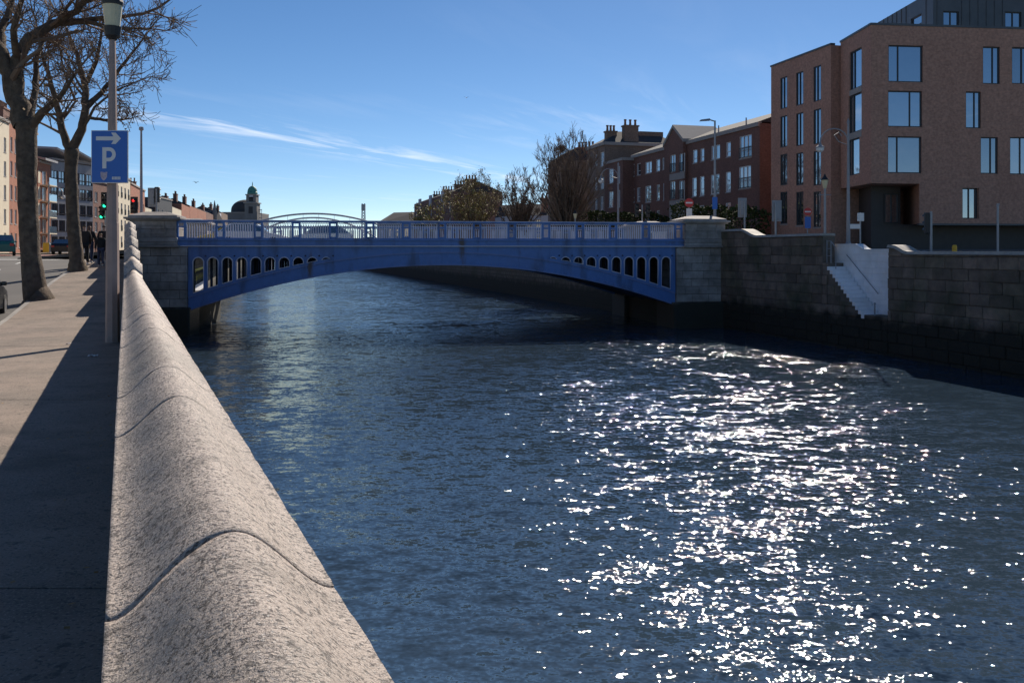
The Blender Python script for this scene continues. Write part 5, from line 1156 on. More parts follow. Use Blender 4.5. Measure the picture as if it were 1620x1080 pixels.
# magpie nest in the big tree
rng = random.Random(4); c = px(889, 236, 84); mb = MB()
for i in range(90):
    d = Vector((rng.gauss(0, 1), rng.gauss(0, 1), rng.gauss(0, .8))).normalized() * .28; t_ = Vector((rng.gauss(0, 1), rng.gauss(0, 1), rng.gauss(0, 1))).normalized() * .25
    mb.tube([c + d - t_, c + d + t_], .025, 3)
tag(mb.build('bird_nest', M['twig']), 'round twig nest in the top of the big bare tree', 'nest')
def hedge(label, xa, xb, Y, ytop, depth, seed):
    rng = random.Random(seed); a, b = px(xa, 0, Y).x, px(xb, 0, Y).x; zt = CAMZ + (HY - ytop) / F * Y; z0 = gr(Y); n = int((b - a) * depth * (zt - z0) * 60); P_ = []
    bumps = [(rng.uniform(a, b), rng.uniform(.6, 1.5), rng.uniform(.1, .5)) for _ in range(12)]
    for _ in range(min(n, 14000)):
        x = rng.uniform(a, b); top = zt - .5 + sum(h * math.exp(-((x - c_) / w) ** 2) for c_, w, h in bumps) * .6; z = z0 + (top - z0) * (1 - rng.random() ** 2.2); P_.append(Vector((x, Y + rng.uniform(-depth / 2, depth / 2), z)))
    root = thing('hedge', label, 'hedge', ((a + b) / 2, Y, z0))
    leafmesh(P_, rng, .28).build('leaf_cluster', M['hedge'], root)['kind'] = 'stuff'
    st = MB()
    for i in range(int((b - a) / .8)): x = a + .4 + i * .8; st.tube([(x, Y, z0 - .05), (x + rng.uniform(-.2, .2), Y + rng.uniform(-.3, .3), zt - .4)], [.05, .02], 5)
    st.build('stem', M['twig'], root)['kind'] = 'stuff'
hedge('dark green hedge below the gabled apartments beside the red no entry sign', 1062, 1160, 74, 328, 1.8, 1)
hedge('dark hedge right of the bridge pillar in front of the brick end wall', 1142, 1216, 70, 336, 1.8, 2)
hedge('low olive hedge behind the balustrade around the tall scroll armed lamp', 905, 1056, 90, 338, 1.8, 3)
# weeds rooted in the sunny quay wall

# ------------------------------------------------------------------ street furniture
# lamp standard by the parapet
LY = 19.4
lb = px(178, 0, LY); lb.z = gl(LY)
lampc = thing('lamp_post', 'tapered concrete lamp standard with lantern carrying the parking sign', 'lamp post', tuple(lb), 0)
top = px(178.5, 62, LY).z
mb = MB(); hp_ = top - lb.z
mb.lathe([(.148, 0), (.148, .5), (.142, .9), (.138, 1.9), (.130, 2.62), (.122, 2.625), (.116, 3.2), (.068, hp_ - .1), (.06, hp_)], (lb.x, lb.y, lb.z), 8, a0=math.pi / 8); mb.build('shaft', M['concrete_post'], lampc)
MB().lathe([(.20, .0), (.20, .02), (.205, 0.03)], (lb.x, lb.y, lb.z), 8) if False else None
hd = px(178.5, 45, LY).z
MB().lathe([(.08, top - .02), (.16, top + .06), (.19, hd + .03)], (lb.x, lb.y, 0), 14).build('lantern_base', M['black'], lampc)
MB().lathe([(.155, hd + .03), (.205, px(0, 9, LY).z)], (lb.x, lb.y, 0), 14).build('lantern_glass', M['lampglass'], lampc)
MB().lathe([(.22, px(0, 9, LY).z), (.23, px(0, 4, LY).z), (.21, px(0, -2, LY).z), (.05, px(0, -9, LY).z)], (lb.x, lb.y, 0), 14).build('lantern_cap', M['black'], lampc)
# parking sign
sgn = thing('parking_sign', 'blue parking sign with white arrow and letter P on the lamp standard', 'sign', (lb.x, lb.y - .2, px(0, 290, LY).z))
sy = lb.y - .2; sx = lambda x: kx(x) * sy; sz = lambda y: CAMZ + (HY - y) / F * sy
def plate(x0, x1, y0, y1, d0, d1, m, name, parent): return MB().box(sx(x0), sx(x1), sy - d1, sy - d0, sz(y1), sz(y0)).build(name, m, parent)
MB().bevbox(sx(145), sx(203.5), sy - .025, sy, sz(290), sz(206.5), .006).build('sign_border', M['sign_white'], sgn)
plate(146.3, 202.2, 207.8, 288.8, .0, .030, M['sign_blue'], 'panel', sgn)
def flat(poly, m, name): MB().prism([(sx(x), sz(y)) for x, y in poly], sy - .034, sy - .028, lambda a, b, h: (a, h, b)).build(name, m, sgn)
flat([(153, 216.3), (180.5, 216.3), (177, 210.3), (184, 210.3), (192.3, 219.5), (184, 228.3), (177, 228.3), (180.5, 222.6), (153, 222.6)], M['sign_white'], 'arrow')
# letter P: stem and bowl
outer = [(163, 233.5), (174, 233.5)] + [(174 + 10.2 * math.sin(q / 12 * math.pi), 244.6 - 11.1 * math.cos(q / 12 * math.pi)) for q in range(1, 12)] + [(174, 255.7), (169.3, 255.7)]
inner = [(169.3, 239.2), (173.6, 239.2)] + [(173.6 + 4.9 * math.sin(q / 12 * math.pi), 244.6 - 5.4 * math.cos(q / 12 * math.pi)) for q in range(1, 12)] + [(173.6, 250), (169.3, 250)]
lt = MB(); n = len(outer)
vs_ = [(sx(x), sy - d, sz(y)) for d in (.034, .028) for ring in (outer, inner) for x, y in ring]
lt.add(vs_, [(i, i + 1, n + i + 1, n + i) for i in range(n - 1)] + [(2 * n + i, 2 * n + i + 1, 3 * n + i + 1, 3 * n + i) for i in range(n - 1)] + [(i, i + 1, 2 * n + i + 1, 2 * n + i) for i in range(n - 1)] + [(n + i, n + i + 1, 3 * n + i + 1, 3 * n + i) for i in range(n - 1)])
lt.prism([(sx(163), sz(233.5)), (sx(169.3), sz(239.2)), (sx(169.3), sz(266.8)), (sx(163), sz(266.8))], sy - .034, sy - .028, lambda a, b, h: (a, h, b)).build('letter', M['sign_white'], sgn)
flat([(160, 272.5), (163, 272), (164.2, 274), (165.6, 272), (167, 274), (168.5, 272), (170.8, 272.5), (170.3, 280), (168, 284), (165.3, 286), (162.6, 284), (160.5, 280)], material('crest_print', (.45, .36, .42), .5, .5, 40), 'crest')
for i in range(6): flat([(178.3 + i * 2.3, 279.8), (179.9 + i * 2.3, 279.8), (179.9 + i * 2.3, 284.4), (178.3 + i * 2.3, 284.4)], M['sign_white'], 'lettering')
for y in (215, 282): MB().box(lb.x - .15, lb.x + .15, sy + .001, lb.y, sz(y) - .03, sz(y) + .03).build('bracket', M['galv'], sgn)

def pole_lamp(name, label, x, Y, ytop, r, gfun, m, arm=None):
    b = px(x, 0, Y); b.z = gfun(Y); t = px(x, ytop, Y).z; root = thing(name, label, 'street lamp', tuple(b))
    MB().lathe([(r * 1.7, b.z), (r * 1.7, b.z + 1.1), (r * 1.1, b.z + 1.2), (r * .6, t)], (b.x, b.y, 0), 10).build('pole', m, root)
    if arm:
        ax, az = arm
        MB().tube([(b.x, b.y, t - .05), (b.x + ax * .6, b.y, t + az * .8), (b.x + ax, b.y, t + az)], r * .45, 6).build('arm', m, root)
        MB().add([(b.x + ax - .5, b.y - .13, t + az - .1), (b.x + ax + .2, b.y - .16, t + az - .06), (b.x + ax + .2, b.y + .16, t + az - .06), (b.x + ax - .5, b.y + .13, t + az - .1), (b.x + ax - .42, b.y - .08, t + az), (b.x + ax + .2, b.y - .08, t + az + .08), (b.x + ax + .2, b.y + .08, t + az + .08), (b.x + ax - .42, b.y + .08, t + az)], [(3, 2, 1, 0), (4, 5, 6, 7), (0, 1, 5, 4), (1, 2, 6, 5), (2, 3, 7, 6), (3, 0, 4, 7)]).build('lamp_head', m, root)
    else:
        MB().lathe([(r * .7, t), (r * 1.5, t + .08), (r * 1.3, t + .3), (.02, t + .34)], (b.x, b.y, 0), 10).build('lamp_head', m, root)
    return root, b, t
pole_lamp('street_lamp', 'tall plain grey lamp column right of the parking sign', 223.5, 72, 207, .13, gl, M['grey_paint'])
pole_lamp('street_lamp', 'tall modern lamp column with short arm in front of the gabled apartments', 1131, 60, 191, .1, gr, M['galv'], (-.55, .06))
def scroll_lamp(label, x, Y, ytop, gfun, side_, drop):
    b = px(x, 0, Y); b.z = gfun(Y); t = px(x, ytop, Y).z; root = thing('street_lamp', label, 'street lamp', tuple(b)); r = .1
    MB().lathe([(.2, b.z), (.2, b.z + .9), (.11, b.z + 1.1), (.08, b.z + (t - b.z) * .5), (.055, t)], (b.x, b.y, 0), 10).build('pole', M['grey_paint'], root)
    for sg in side_:
        pts = [(b.x, b.y, t - 1.3)] + [(b.x + sg * (.75 - .75 * math.cos(q / 8 * math.pi)), b.y, t - 1.0 + .75 * math.sin(q / 8 * math.pi)) for q in range(1, 9)]
        a = MB().tube(pts, .035, 6); a.tube([(b.x + sg * .1, b.y, t - 1.1), (b.x + sg * .5, b.y, t - .95), (b.x + sg * .75, b.y, t - .6), (b.x + sg * .5, b.y, t - .45), (b.x + sg * .35, b.y, t - .65)], .022, 5)
        a.build('scroll_arm', M['grey_paint'], root); c_ = (b.x + sg * 1.5, b.y, t - 1.0)
        MB().lathe([(.05, .0), (.09, -.12), (.22, -.22), (.24, -.28)], c_, 12).build('lamp_hood', M['grey_paint'], root)
        MB().lathe([(.21, -.281), (.19, -.42), (.1, -.5), (.02, -.52)], c_, 12).build('lamp_globe', M['white'], root)
    MB().lathe([(.06, t), (.09, t + .08), (.01, t + .3)], (b.x, b.y, 0), 8).build('finial', M['grey_paint'], root)
scroll_lamp('ornate single armed lamp post behind the balustrade before the brick terrace', 978, 76, 262, gr, (-1,), 0)
scroll_lamp('ornate swan neck lamp before the modern block corner', 1342, 47, 196, gr, (-1,), 0)
scroll_lamp('ornate scroll armed lamp before the grey panelled apartments on the left bank', 77, 92, 292, gl, (1,), 0)
def lantern(label, x, Y, ytop, gfun):
    b = px(x, 0, Y); b.z = gfun(Y); t = px(x, ytop, Y).z; root = thing('lantern_post', label, 'street lamp', tuple(b))
    MB().lathe([(.16, b.z), (.16, b.z + .6), (.08, b.z + .8), (.06, t - .75)], (b.x, b.y, 0), 10).build('pole', M['galv'], root)
    MB().tube([(b.x - .35, b.y, t - 1.1), (b.x + .35, b.y, t - 1.1)], .025, 6).build('ladder_bar', M['galv'], root)
    MB().lathe([(.07, t - .75), (.1, t - .7), (.2, t - .28)], (b.x, b.y, 0), 6).build('lantern_glass', M['lampglass'], root)
    MB().lathe([(.24, t - .279), (.1, t - .1), (.05, t), (.01, t + .08)], (b.x, b.y, 0), 6).build('lantern_cap', M['black'], root)
lantern('old style lantern post beside the head of the river steps', 1305, 49, 277, gr)
lantern('little lantern post behind the balustrade under the big bare tree', 910, 80, 333, gr)
def traffic_light(label, x, Y, ytop, gfun, heads, polem='galv', backboard=None, ytip=None):
    """heads: list of (dx, facing, lit) facing -1 to camera, 1 away"""
    b = px(x, 0, Y); b.z = gfun(Y); t = px(x, ytop, Y).z; root = thing('traffic_light', label, 'traffic light', tuple(b))
    MB().lathe([(.08, b.z), (.08, b.z + .3), (.057, b.z + .35), (.057, t - .05)], (b.x, b.y, 0), 10).build('pole', M[polem], root)
    for dx, face, lit, dz, bbm in heads:
        cx, cz = b.x + dx, t + dz; h = MB().bevbox(cx - .15, cx + .15, b.y - .11 + face * .12, b.y + .11 + face * .12, cz - 1.0, cz, .03).build('signal_head', M['black'] if bbm != 'grey' else M['grey_paint'], root)
        yy = b.y + face * .23
        for i in range(3):
            c_ = (cx, yy, cz - .18 - i * .32); on = lit == i
            MB().lathe([(.1, 0), (.1, face * .02), (.02, face * .03)], c_, 12, 'y').build('lens', (M['red_on'] if i == 0 else M['green_on']) if on else M['lens_off'], h)
            vz = MB(); n = 8; vs_ = []
            for q in range(n + 1): w = math.pi * q / n; vs_ += [(c_[0] + .12 * math.cos(w), yy, c_[2] + .12 * math.sin(w)), (c_[0] + .12 * math.cos(w), yy + face * .22, c_[2] + .12 * math.sin(w) + .01)]
            vz.add(vs_, [(2 * q, 2 * q + 2, 2 * q + 3, 2 * q + 1) for q in range(n)]); vz.build('visor', M['black'], h)
        if bbm: MB().bevbox(cx - .28, cx + .28, b.y + face * .10 - .012, b.y + face * .10 + .012, cz - 1.12, cz + .12, .005).build('backboard', M['black'] if bbm == 'black' else M['grey_paint'], h)
        MB().tube([(b.x, b.y, cz - .5), (cx, b.y + face * .05, cz - .5)], .03, 5).build('bracket', M['black'], root)
traffic_light('green traffic light above the walking group left of the sign post', 167.5, 60, 307, gl, [(.0, -1, 2, 0, 'black')])
traffic_light('pair of green traffic light heads left of the sign post', 166, 66, 326, gl, [(-.17, -1, 2, 0, None), (.2, -1, 2, 0, None)])
traffic_light('red traffic light right of the sign post above the parapet', 213, 66, 314, gl, [(0, -1, 0, 0, 'black')], 'grey_paint')
traffic_light('traffic light seen from behind over the left bridge pillar', 247.5, 57.5, 297, lambda Y: 4.9, [(-.32, 1, None, -.12, 'grey'), (.0, 1, None, .05, None)], 'grey_paint')
traffic_light('double traffic light on the right bank before the brick terrace', 1016, 68, 323, gr, [(-.42, -1, None, 0, None), (.42, -1, None, 0, None)])
traffic_light('side on traffic light with grey backboard right of the bridge pillar', 1178, 56.5, 316, gr, [(-.12, 1, None, 0, 'grey')])
traffic_light('traffic light with pale backboard above the quay wall before the slim windowed wing', 1227, 52, 320, gr, [(.1, 1, None, 0, 'grey')])
traffic_light('traffic light on a pale pole before the modern block', 1473, 42, 333, gr, [(-.1, 1, None, -.1, None)])
def round_sign(label, x, Y, y, gfun, rr=.3, sub=None):
    b = px(x, 0, Y); b.z = gfun(Y); c = px(x, y, Y); root = thing('no_entry_sign', label, 'sign', tuple(b))
    MB().tube([(b.x, b.y, b.z), (b.x, b.y, c.z + rr)], .04, 8).build('pole', M['galv'], root)
    MB().lathe([(rr, -.06), (rr, -.045)], (c.x, c.y, c.z), 24, 'y').build('disc', M['sign_red'], root)
    MB().box(c.x - rr * .75, c.x + rr * .75, c.y - .068, c.y - .061, c.z - rr * .17, c.z + rr * .17).build('bar', M['sign_white'], root)
    if sub: MB().box(c.x - .2, c.x + .2, c.y - .07, c.y - .05, c.z - rr - .85, c.z - rr - .08).build('lower_plate', M[sub], root)
round_sign('red no entry sign with white plate behind the right bridge pillar', 1090, 62, 321, gr, .31, 'sign_white')
round_sign('red no entry sign with dark plate in front of the slim windowed wing', 1277.5, 60, 335, gr, .27, 'sign_blue')
def post_sign(name, label, x, Y, ytop, gfun, plates, r=.04):
    b = px(x, 0, Y); b.z = gfun(Y); root = thing(name, label, 'sign', tuple(b)); MB().tube([(b.x, b.y, b.z), (b.x, b.y, px(x, ytop, Y).z)], r, 8).build('pole', M['galv'], root)
    for x0, x1, y0, y1, m in plates: MB().bevbox(kx(x0) * Y, kx(x1) * Y, Y - .09, Y - .05, px(0, y1, Y).z, px(0, y0, Y).z, .008).build('plate', M[m], root)
post_sign('street_sign', 'white notice plates on a thin post above the whitewashed steps', 1361, 45, 336, gr, [(1355.5, 1366, 337, 350, 'sign_white'), (1344, 1360, 354.5, 362, 'sign_white')])
post_sign('lamp_post_sign', 'small blue sign on the modern lamp column behind the right pillar', 1130, 59.6, 311, gr, [(1126.5, 1134.5, 312, 331, 'sign_blue')], .03)
post_sign('marker_pole', 'thin bare pole before the modern block near the right edge', 1578.5, 41, 322, gr, [(1577, 1580, 322, 325, 'grey_paint')], .05)
c = px(1510, 388, 40); o = MB().lathe([(.11, gr(40)), (.11, c.z - .08), (.09, c.z), (.01, c.z + .02)], (c.x, 40, 0), 10).build('marker_post', M['yellow']); tag(o, 'short yellow marker post behind the quay wall on the right', 'post')
c = px(1462, 398, 39); o = MB().lathe([(.26, gr(39)), (.26, c.z - .1), (.2, c.z), (.02, c.z + .04)], (c.x, 39, 0), 12).build('stone_bollard', M['quay_cope']); tag(o, 'rounded pale stone bollard peeping over the right quay wall', 'bollard')
c = px(1047, 378, 59.5); o = MB().bevbox(c.x - .45, c.x + .45, 60.4, 60.9, 5.1, 6.05, .03).bevbox(c.x - .5, c.x + .5, 60.35, 60.95, 6.05, 6.12, .02).build('utility_cabinet', M['white']); tag(o, 'white utility cabinet on the bridge footway behind the right balusters', 'cabinet')
post_sign('street_sign', 'yellow street notice on the far left pavement between the two tree trunks', 73, 90, 383, gl, [(68.5, 78, 384, 399, 'yellow')])
c = px(250, 332, 57.5)

# ------------------------------------------------------------------ vehicles
def car(label, x, y, z, rot, paint, van=False, group=None):
    root = thing('van' if van else 'car', label, 'van' if van else 'car', (x, y, z), rot); LOC[root.name] = Vector((0, 0, 0))
    L = 4.2 if not van else 4.9; w = .86; h = 1.46 if not van else 1.95
    if van: lower = [(-L / 2, .28), (L / 2, .28), (L / 2 + .05, .62), (L / 2 - .1, .85), (L / 2 - .95, 1.02), (-L / 2, 1.02)]; cabin = [(-L / 2, 1.02), (L / 2 - .95, 1.02), (L / 2 - 1.7, h), (-L / 2 + .05, h)]
    else: lower = [(-L / 2, .3), (L / 2 - .05, .25), (L / 2, .55), (L / 2 - .15, .72), (L / 2 - 1.05, .92), (-L / 2 + .1, .95), (-L / 2 - .02, .8)]; cabin = [(-L / 2 + .12, .94), (L / 2 - 1.05, .91), (L / 2 - 1.75, h - .04), (L / 2 - 2.3, h), (-L / 2 + .8, h - .02)]
    mb = MB(); n = len(lower)
    for (s_, k) in ((0, 0),):
        mb.add([(a, yy, b) for yy, ins in ((-w, .0), (-w + .06, 0), (w - .06, 0), (w, 0)) for a, b in lower], [])
    mb = MB(); rings = []
    for yy, ins in ((-w, .05), (-w + .07, 0), (w - .07, 0), (w, .05)):
        cx_ = sum(a for a, b in lower) / n; cz_ = sum(b for a, b in lower) / n; rings.append([(lerp(a, cx_, ins * .5), yy, lerp(b, cz_, ins)) for a, b in lower])
    mb.add([p for r_ in rings for p in r_], [tuple(range(n)), tuple(3 * n + i for i in range(n))] + [(k * n + i, k * n + (i + 1) % n, (k + 1) * n + (i + 1) % n, (k + 1) * n + i) for k in range(3) for i in range(n)])
    n2 = len(cabin); rings = []
    for yy in (-1, 1): rings.append([(a, yy * (w - .03 if b < 1.05 else w - .17), b) for a, b in cabin])
    mb.add([p for r_ in rings for p in r_], [tuple(range(n2)), tuple(n2 + i for i in range(n2))] + [(i, (i + 1) % n2, n2 + (i + 1) % n2, n2 + i) for i in range(n2)])
    bo_ = mb.build('body', paint, root, True)
    cx_ = sum(a for a, b in cabin) / n2; cz_ = sum(b for a, b in cabin) / n2
    for yy in (-1, 1):
        pl = [(lerp(a, cx_, .12), b_) for a, b_ in [(a, lerp(b, cz_, .2)) for a, b in cabin]]
        MB().add([(a, yy * (lerp(w - .03, w - .17, (b - .94) / (h - .94)) + .012), b) for a, b in pl], [tuple(range(n2))]).build('side_window', M['carglass'], bo_, True)
    f0_, f1_ = cabin[1], cabin[2]; MB().add([(lerp(f0_[0], f1_[0], t) + .02, s_ * (lerp(w - .03, w - .17, t) - .07), lerp(f0_[1], f1_[1], t) + .015) for t, s_ in ((.1, -1), (.1, 1), (.9, 1), (.9, -1))], [(0, 1, 2, 3)]).build('windscreen', M['carglass'], bo_, True)
    r0_, r1_ = cabin[0], cabin[-1]; MB().add([(lerp(r0_[0], r1_[0], t) - .02, s_ * (lerp(w - .03, w - .17, t) - .07), lerp(r0_[1], r1_[1], t) + .015) for t, s_ in ((.15, -1), (.15, 1), (.9, 1), (.9, -1))], [(0, 1, 2, 3)]).build('rear_window', M['carglass'], bo_, True)
    for sx_ in (-L / 2 + .75, L / 2 - .8):
        for yy in (-1, 1):
            wh = MB().lathe([(.2, -.1), (.31, -.1), (.33, -.06), (.33, .06), (.31, .1), (.2, .1)], (sx_, yy * (w - .08), .33), 18, 'y').build('wheel', M['tyre'], root, True)
            MB().lathe([(.2, yy * .06), (.2, yy * .105), (.06, yy * .112)], (sx_, yy * (w - .08), .33), 14, 'y').build('rim', M['rim'], wh, True)
    for yy in (-1, 1):
        MB().bevbox(L / 2 - .12, L / 2 + .015, yy * .62 - .18, yy * .62 + .18, .55, .68, .02).build('headlight', M['white'], root, True)
        MB().bevbox(-L / 2 - .04, -L / 2 + .06, yy * .66 - .13, yy * .66 + .13, .68, .86, .02).build('tail_light', M['tail'], root, True)
        MB().bevbox(.75, .95, yy * (w + .03) - .07, yy * (w + .03) + .07, .93, 1.05, .02).build('mirror', paint, root, True)
    return root
head = math.atan2(.9163, -.4005)
c = px(-58, 0, 24.5); car('black car cut off by the left edge of the picture', c.x, c.y, gl(24.5) - .12, head, M['car_black'])
c = px(2, 0, 62); car('dark teal car on the road at the far left edge', c.x, c.y, gl(62) - .12, head + .1, M['car_teal'])
c = px(104, 0, 84); car('dark car driving away between the second tree and grey apartments', c.x, c.y, gl(84) - .12, head - .15, M['car_black'])
bx_, by_ = bp(3.0, 4.6); car('white car crossing the bridge behind the left balusters', bx_, by_, 5.03, BROT, M['car_white'])
bx_, by_ = bp(1.2, 8.2); car('yellow car crossing the bridge behind the leftmost balusters', bx_, by_, 5.03, BROT + math.pi, M['car_yellow'])
bx_, by_ = bp(7.0, 8.4); car('silver car crossing the bridge left of its middle', bx_, by_, 5.03, BROT + math.pi, M['car_silver'])

# ------------------------------------------------------------------ people
def skin_obj(name, pts, edges, rad, m, parent, root=0, sub=2):
    me = bpy.data.meshes.new(name); me.from_pydata([tuple(p) for p in pts], edges, []); me.update()
    o = link(name, me, None, parent); o.modifiers.new('skin', 'SKIN')
    sv = me.skin_vertices[0].data
    for i, r_ in enumerate(rad): sv[i].radius = r_ if isinstance(r_, tuple) else (r_, r_)
    sv[root].use_root = True
    s = o.modifiers.new('sub', 'SUBSURF'); s.levels = sub; s.render_levels = sub
    # bake the surface so that the object is plain mesh
    dg = bpy.context.evaluated_depsgraph_get(); me2 = bpy.data.meshes.new_from_object(o.evaluated_get(dg)); o.modifiers.clear(); o.data = me2; me2.materials.clear(); me2.materials.append(m)
    me2.polygons.foreach_set('use_smooth', [True] * len(me2.polygons)); return o
def person(label, x, Y, h, rot, top_m, leg_m, hair_m, stride, longhair=False, hood=False, armbend=.0):
    b = px(x, 0, Y); b.z = gl(Y); root = thing('person', label, 'person', tuple(b), rot); LOC[root.name] = Vector((0, 0, 0)); k = h / 1.75
    P_ = lambda *a: Vector(a) * k
    st = stride
    # facing +y; x to the side
    hipL, hipR = P_(-.09, 0, .90), P_(.09, 0, .90)
    kneeL, kneeR = P_(-.10, .16 * st + .04, .50), P_(.10, -.10 * st + .04, .49)
    ankL, ankR = P_(-.10, .22 * st, .09), P_(.10, -.32 * st, .13)
    toeL, toeR = P_(-.11, .22 * st + .16, .045), P_(.11, -.32 * st + .15, .05)
    pel, sp1, ch_, nk0, nk1, hd0, hd1 = P_(0, 0, .95), P_(0, .01, 1.12), P_(0, .0, 1.32), P_(0, -.01, 1.47), P_(0, .005, 1.53), P_(0, .02, 1.62), P_(0, .015, 1.70)
    shL, shR = P_(-.18, 0, 1.41), P_(.18, 0, 1.41); elL, elR = P_(-.25, -.06 * st - .02, 1.13), P_(.25, .05 * st - .02, 1.13)
    wrL, wrR = P_(-.25, -.02 * st + .1 * armbend + .05, .89 + .15 * armbend), P_(.25, .15 * st + .05, .88); haL, haR = wrL + P_(.01, .04, -.08), wrR + P_(-.01, .04, -.08)
    pts = [pel, sp1, ch_, nk0, nk1, hd0, hd1, shL, elL, wrL, haL, shR, elR, wrR, haR, hipL, kneeL, ankL, toeL, hipR, kneeR, ankR, toeR, hd0 + P_(0, .105, -.01)]
    ed = [(0, 1), (1, 2), (2, 3), (3, 4), (4, 5), (5, 6), (2, 7), (7, 8), (8, 9), (9, 10), (2, 11), (11, 12), (12, 13), (13, 14), (0, 15), (15, 16), (16, 17), (17, 18), (0, 19), (19, 20), (20, 21), (21, 22), (5, 23)]
    for s_, ha in ((-1, 10), (1, 14)):     # fingers and thumb
        hp0 = pts[ha]
        for f_ in range(4): pts.append(hp0 + P_(-.004 * s_, .028 - .019 * f_, -.07 - .008 * (f_ in (1, 2)))); ed.append((ha, len(pts) - 1))
        pts.append(hp0 + P_(-.03 * s_, .045, -.02)); ed.append((ha, len(pts) - 1))
    rad = [.12, .11, .12, .055, .05, (.085, .095), .07, .055, .042, .03, .035, .055, .042, .03, .035, .085, .055, .04, .035, .085, .055, .04, .035, .018] + [.009] * 10
    skin_obj('body', pts, ed, [tuple(q * k for q in r_) if isinstance(r_, tuple) else r_ * k for r_ in rad], M['skin'], root)
    jp = [pel + P_(0, 0, -.06), sp1, ch_, nk0 - P_(0, 0, .03), shL, elL, wrL + P_(0, 0, .03), shR, elR, wrR + P_(0, 0, .03)]
    skin_obj('jacket', jp, [(0, 1), (1, 2), (2, 3), (2, 4), (4, 5), (5, 6), (2, 7), (7, 8), (8, 9)], [(.19 * k, .15 * k), (.18 * k, .14 * k), (.18 * k, .14 * k), .075 * k, .085 * k, .066 * k, .05 * k, .085 * k, .066 * k, .05 * k], top_m, root)
    tpn = [pel, hipL, kneeL, ankL + P_(0, 0, .01), hipR, kneeR, ankR + P_(0, 0, .01)]
    skin_obj('trousers', tpn, [(0, 1), (1, 2), (2, 3), (0, 4), (4, 5), (5, 6)], [.14 * k, .105 * k, .078 * k, .06 * k, .105 * k, .078 * k, .06 * k], leg_m, root)
    for a_, t_ in ((ankL, toeL), (ankR, toeR)):
        skin_obj('shoe', [a_ + P_(0, -.06, -.045), a_ + P_(0, .04, -.04), t_ + P_(0, .03, -.005)], [(0, 1), (1, 2)], [.042 * k, .05 * k, .038 * k], M['shoe'], root)
    hp1 = [hd1 + P_(0, -.02, .015), hd0 + P_(0, -.05, .01)]; hr_ = [.085 * k, .088 * k]; he = [(0, 1)]
    if longhair: hp1 += [nk1 + P_(0, -.085, -.02), nk0 + P_(0, -.13, -.14)]; hr_ += [.08 * k, .055 * k]; he += [(1, 2), (2, 3)]
    skin_obj('hair', hp1, he, hr_, hair_m, root)
    if hood: skin_obj('hood', [nk0 + P_(-.07, -.06, .0), nk0 + P_(0, -.10, -.03), nk0 + P_(.07, -.06, 0)], [(0, 1), (1, 2)], [.05 * k, .07 * k, .05 * k], top_m, root, 1)
    return root
PR = R(24)
person('leftmost walker in a long dark brown coat beside the second tree', 133.5, 38.5, 1.80, PR + .25, M['cloth_brown'], M['cloth_black'], M['hair_dark'], .5, armbend=1)
person('walker with long brown hair and jeans behind the dark coated one', 141.5, 39.6, 1.72, PR - .1, M['cloth_black'], M['denim'], M['hair_brown'], .4, longhair=True)
person('short fair haired walker in a black hooded jacket and blue jeans', 159.5, 38.0, 1.45, PR, M['cloth_black'], M['denim'], M['hair_fair'], .6, hood=True)
person('dark dressed walker half hidden by the lamp standard', 164.5, 39.8, 1.74, PR, M['cloth_brown'], M['cloth_black'], M['hair_dark'], .8)

# ------------------------------------------------------------------ litter on the pavement
rng = random.Random(12)
def scrap(label, x, y, size, m):
    Y = 2.0 * F / (y - HY); c = px(x, 0, Y); c.z = gl(Y) + .008; n = 9; vs_ = []
    for i in range(n):
        for j in range(n):
            u, v = (i / (n - 1) - .5) * size, (j / (n - 1) - .5) * size * .7
            vs_.append((c.x + u, c.y + v, c.z + .018 + .016 * math.sin(u * 55 + v * 20) * math.cos(v * 48)))
    vs_ += [(a_, b_, c_ - .002) for a_, b_, c_ in vs_]; q = [(i * n + j, i * n + j + 1, (i + 1) * n + j + 1, (i + 1) * n + j) for i in range(n - 1) for j in range(n - 1)]
    tag(MB().add(vs_, q + [tuple(k + n * n for k in f) for f in q]).build('paper_scrap', M[m]), label, 'litter')
scrap('crumpled pale paper scrap lying in the shadow near the lamp standard', 147, 564, .16, 'sign_white')
scrap('tiny paper scrap on the sunlit edge of the wall shadow', 108, 545, .10, 'sign_white')
lf = []
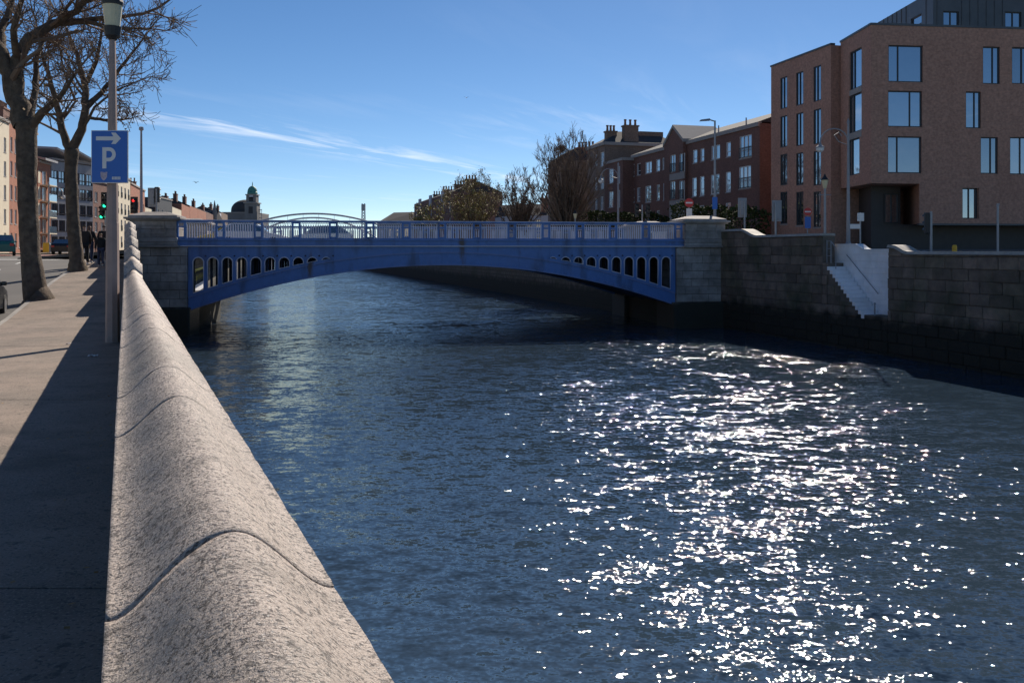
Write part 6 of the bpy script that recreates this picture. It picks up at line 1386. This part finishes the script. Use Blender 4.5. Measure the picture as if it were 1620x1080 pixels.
for i in range(170):
    s_ = rng.uniform(1.2, 40); w_ = -abs(rng.gauss(0, .35)) - .02 if rng.random() < .7 else -rng.uniform(.2, 2.2); x_, y_ = lp(s_, w_); lf.append(Vector((x_, y_, gl(y_) + .012)))
o = leafmesh(lf, rng, .055); o.v = [(a_, b_, gl(b_) + .004 + max(0, c_ - gl(b_)) * .25) for a_, b_, c_ in o.v]
tag(o.build('fallen_leaf', M['leaf']), 'dry brown leaves scattered along the foot of the parapet', 'leaves', kind='stuff')
# ------------------------------------------------------------------ birds
def bird(label, x, y, Y, s, ang):
    c = px(x, y, Y); root = thing('bird', label, 'bird', tuple(c), ang)
    LOC[root.name] = Vector((0, 0, 0))
    MB().tube([(-.22 * s, 0, 0), (-.1 * s, 0, .01), (.05 * s, 0, .02), (.16 * s, 0, .03), (.22 * s, 0, .02)], [.01 * s, .05 * s, .065 * s, .04 * s, .01 * s], 8).build('body', M['steel'], root, True)
    for q in (-1, 1):
        MB().add([(.08 * s, q * .05 * s, .03 * s), (-.06 * s, q * .05 * s, .03 * s), (-.1 * s, q * .3 * s, .14 * s), (.0, q * .55 * s, .08 * s), (.06 * s, q * .3 * s, .15 * s), (.08 * s, q * .05 * s, .045 * s), (-.06 * s, q * .05 * s, .04 * s), (-.1 * s, q * .3 * s, .15 * s), (.06 * s, q * .3 * s, .165 * s)], [(0, 1, 2, 4), (2, 3, 4), (5, 6, 7, 8), (7, 3, 8), (0, 4, 8, 5), (1, 2, 7, 6)]).build('wing', M['steel'], root, True)
    MB().add([(-.2 * s, -.02 * s, 0), (-.2 * s, .02 * s, 0), (-.34 * s, .06 * s, 0), (-.34 * s, -.06 * s, 0), (-.2 * s, 0, .015 * s)], [(0, 1, 2, 3), (0, 4, 3), (1, 2, 4), (4, 2, 3)]).build('tail', M['steel'], root, True)
bird('small dark bird flying high in the middle of the sky', 738, 155, 75, .5, 1.4)
bird('pale speck of a bird flying left above the bridge pillar', 310, 289, 110, .9, 2.5)
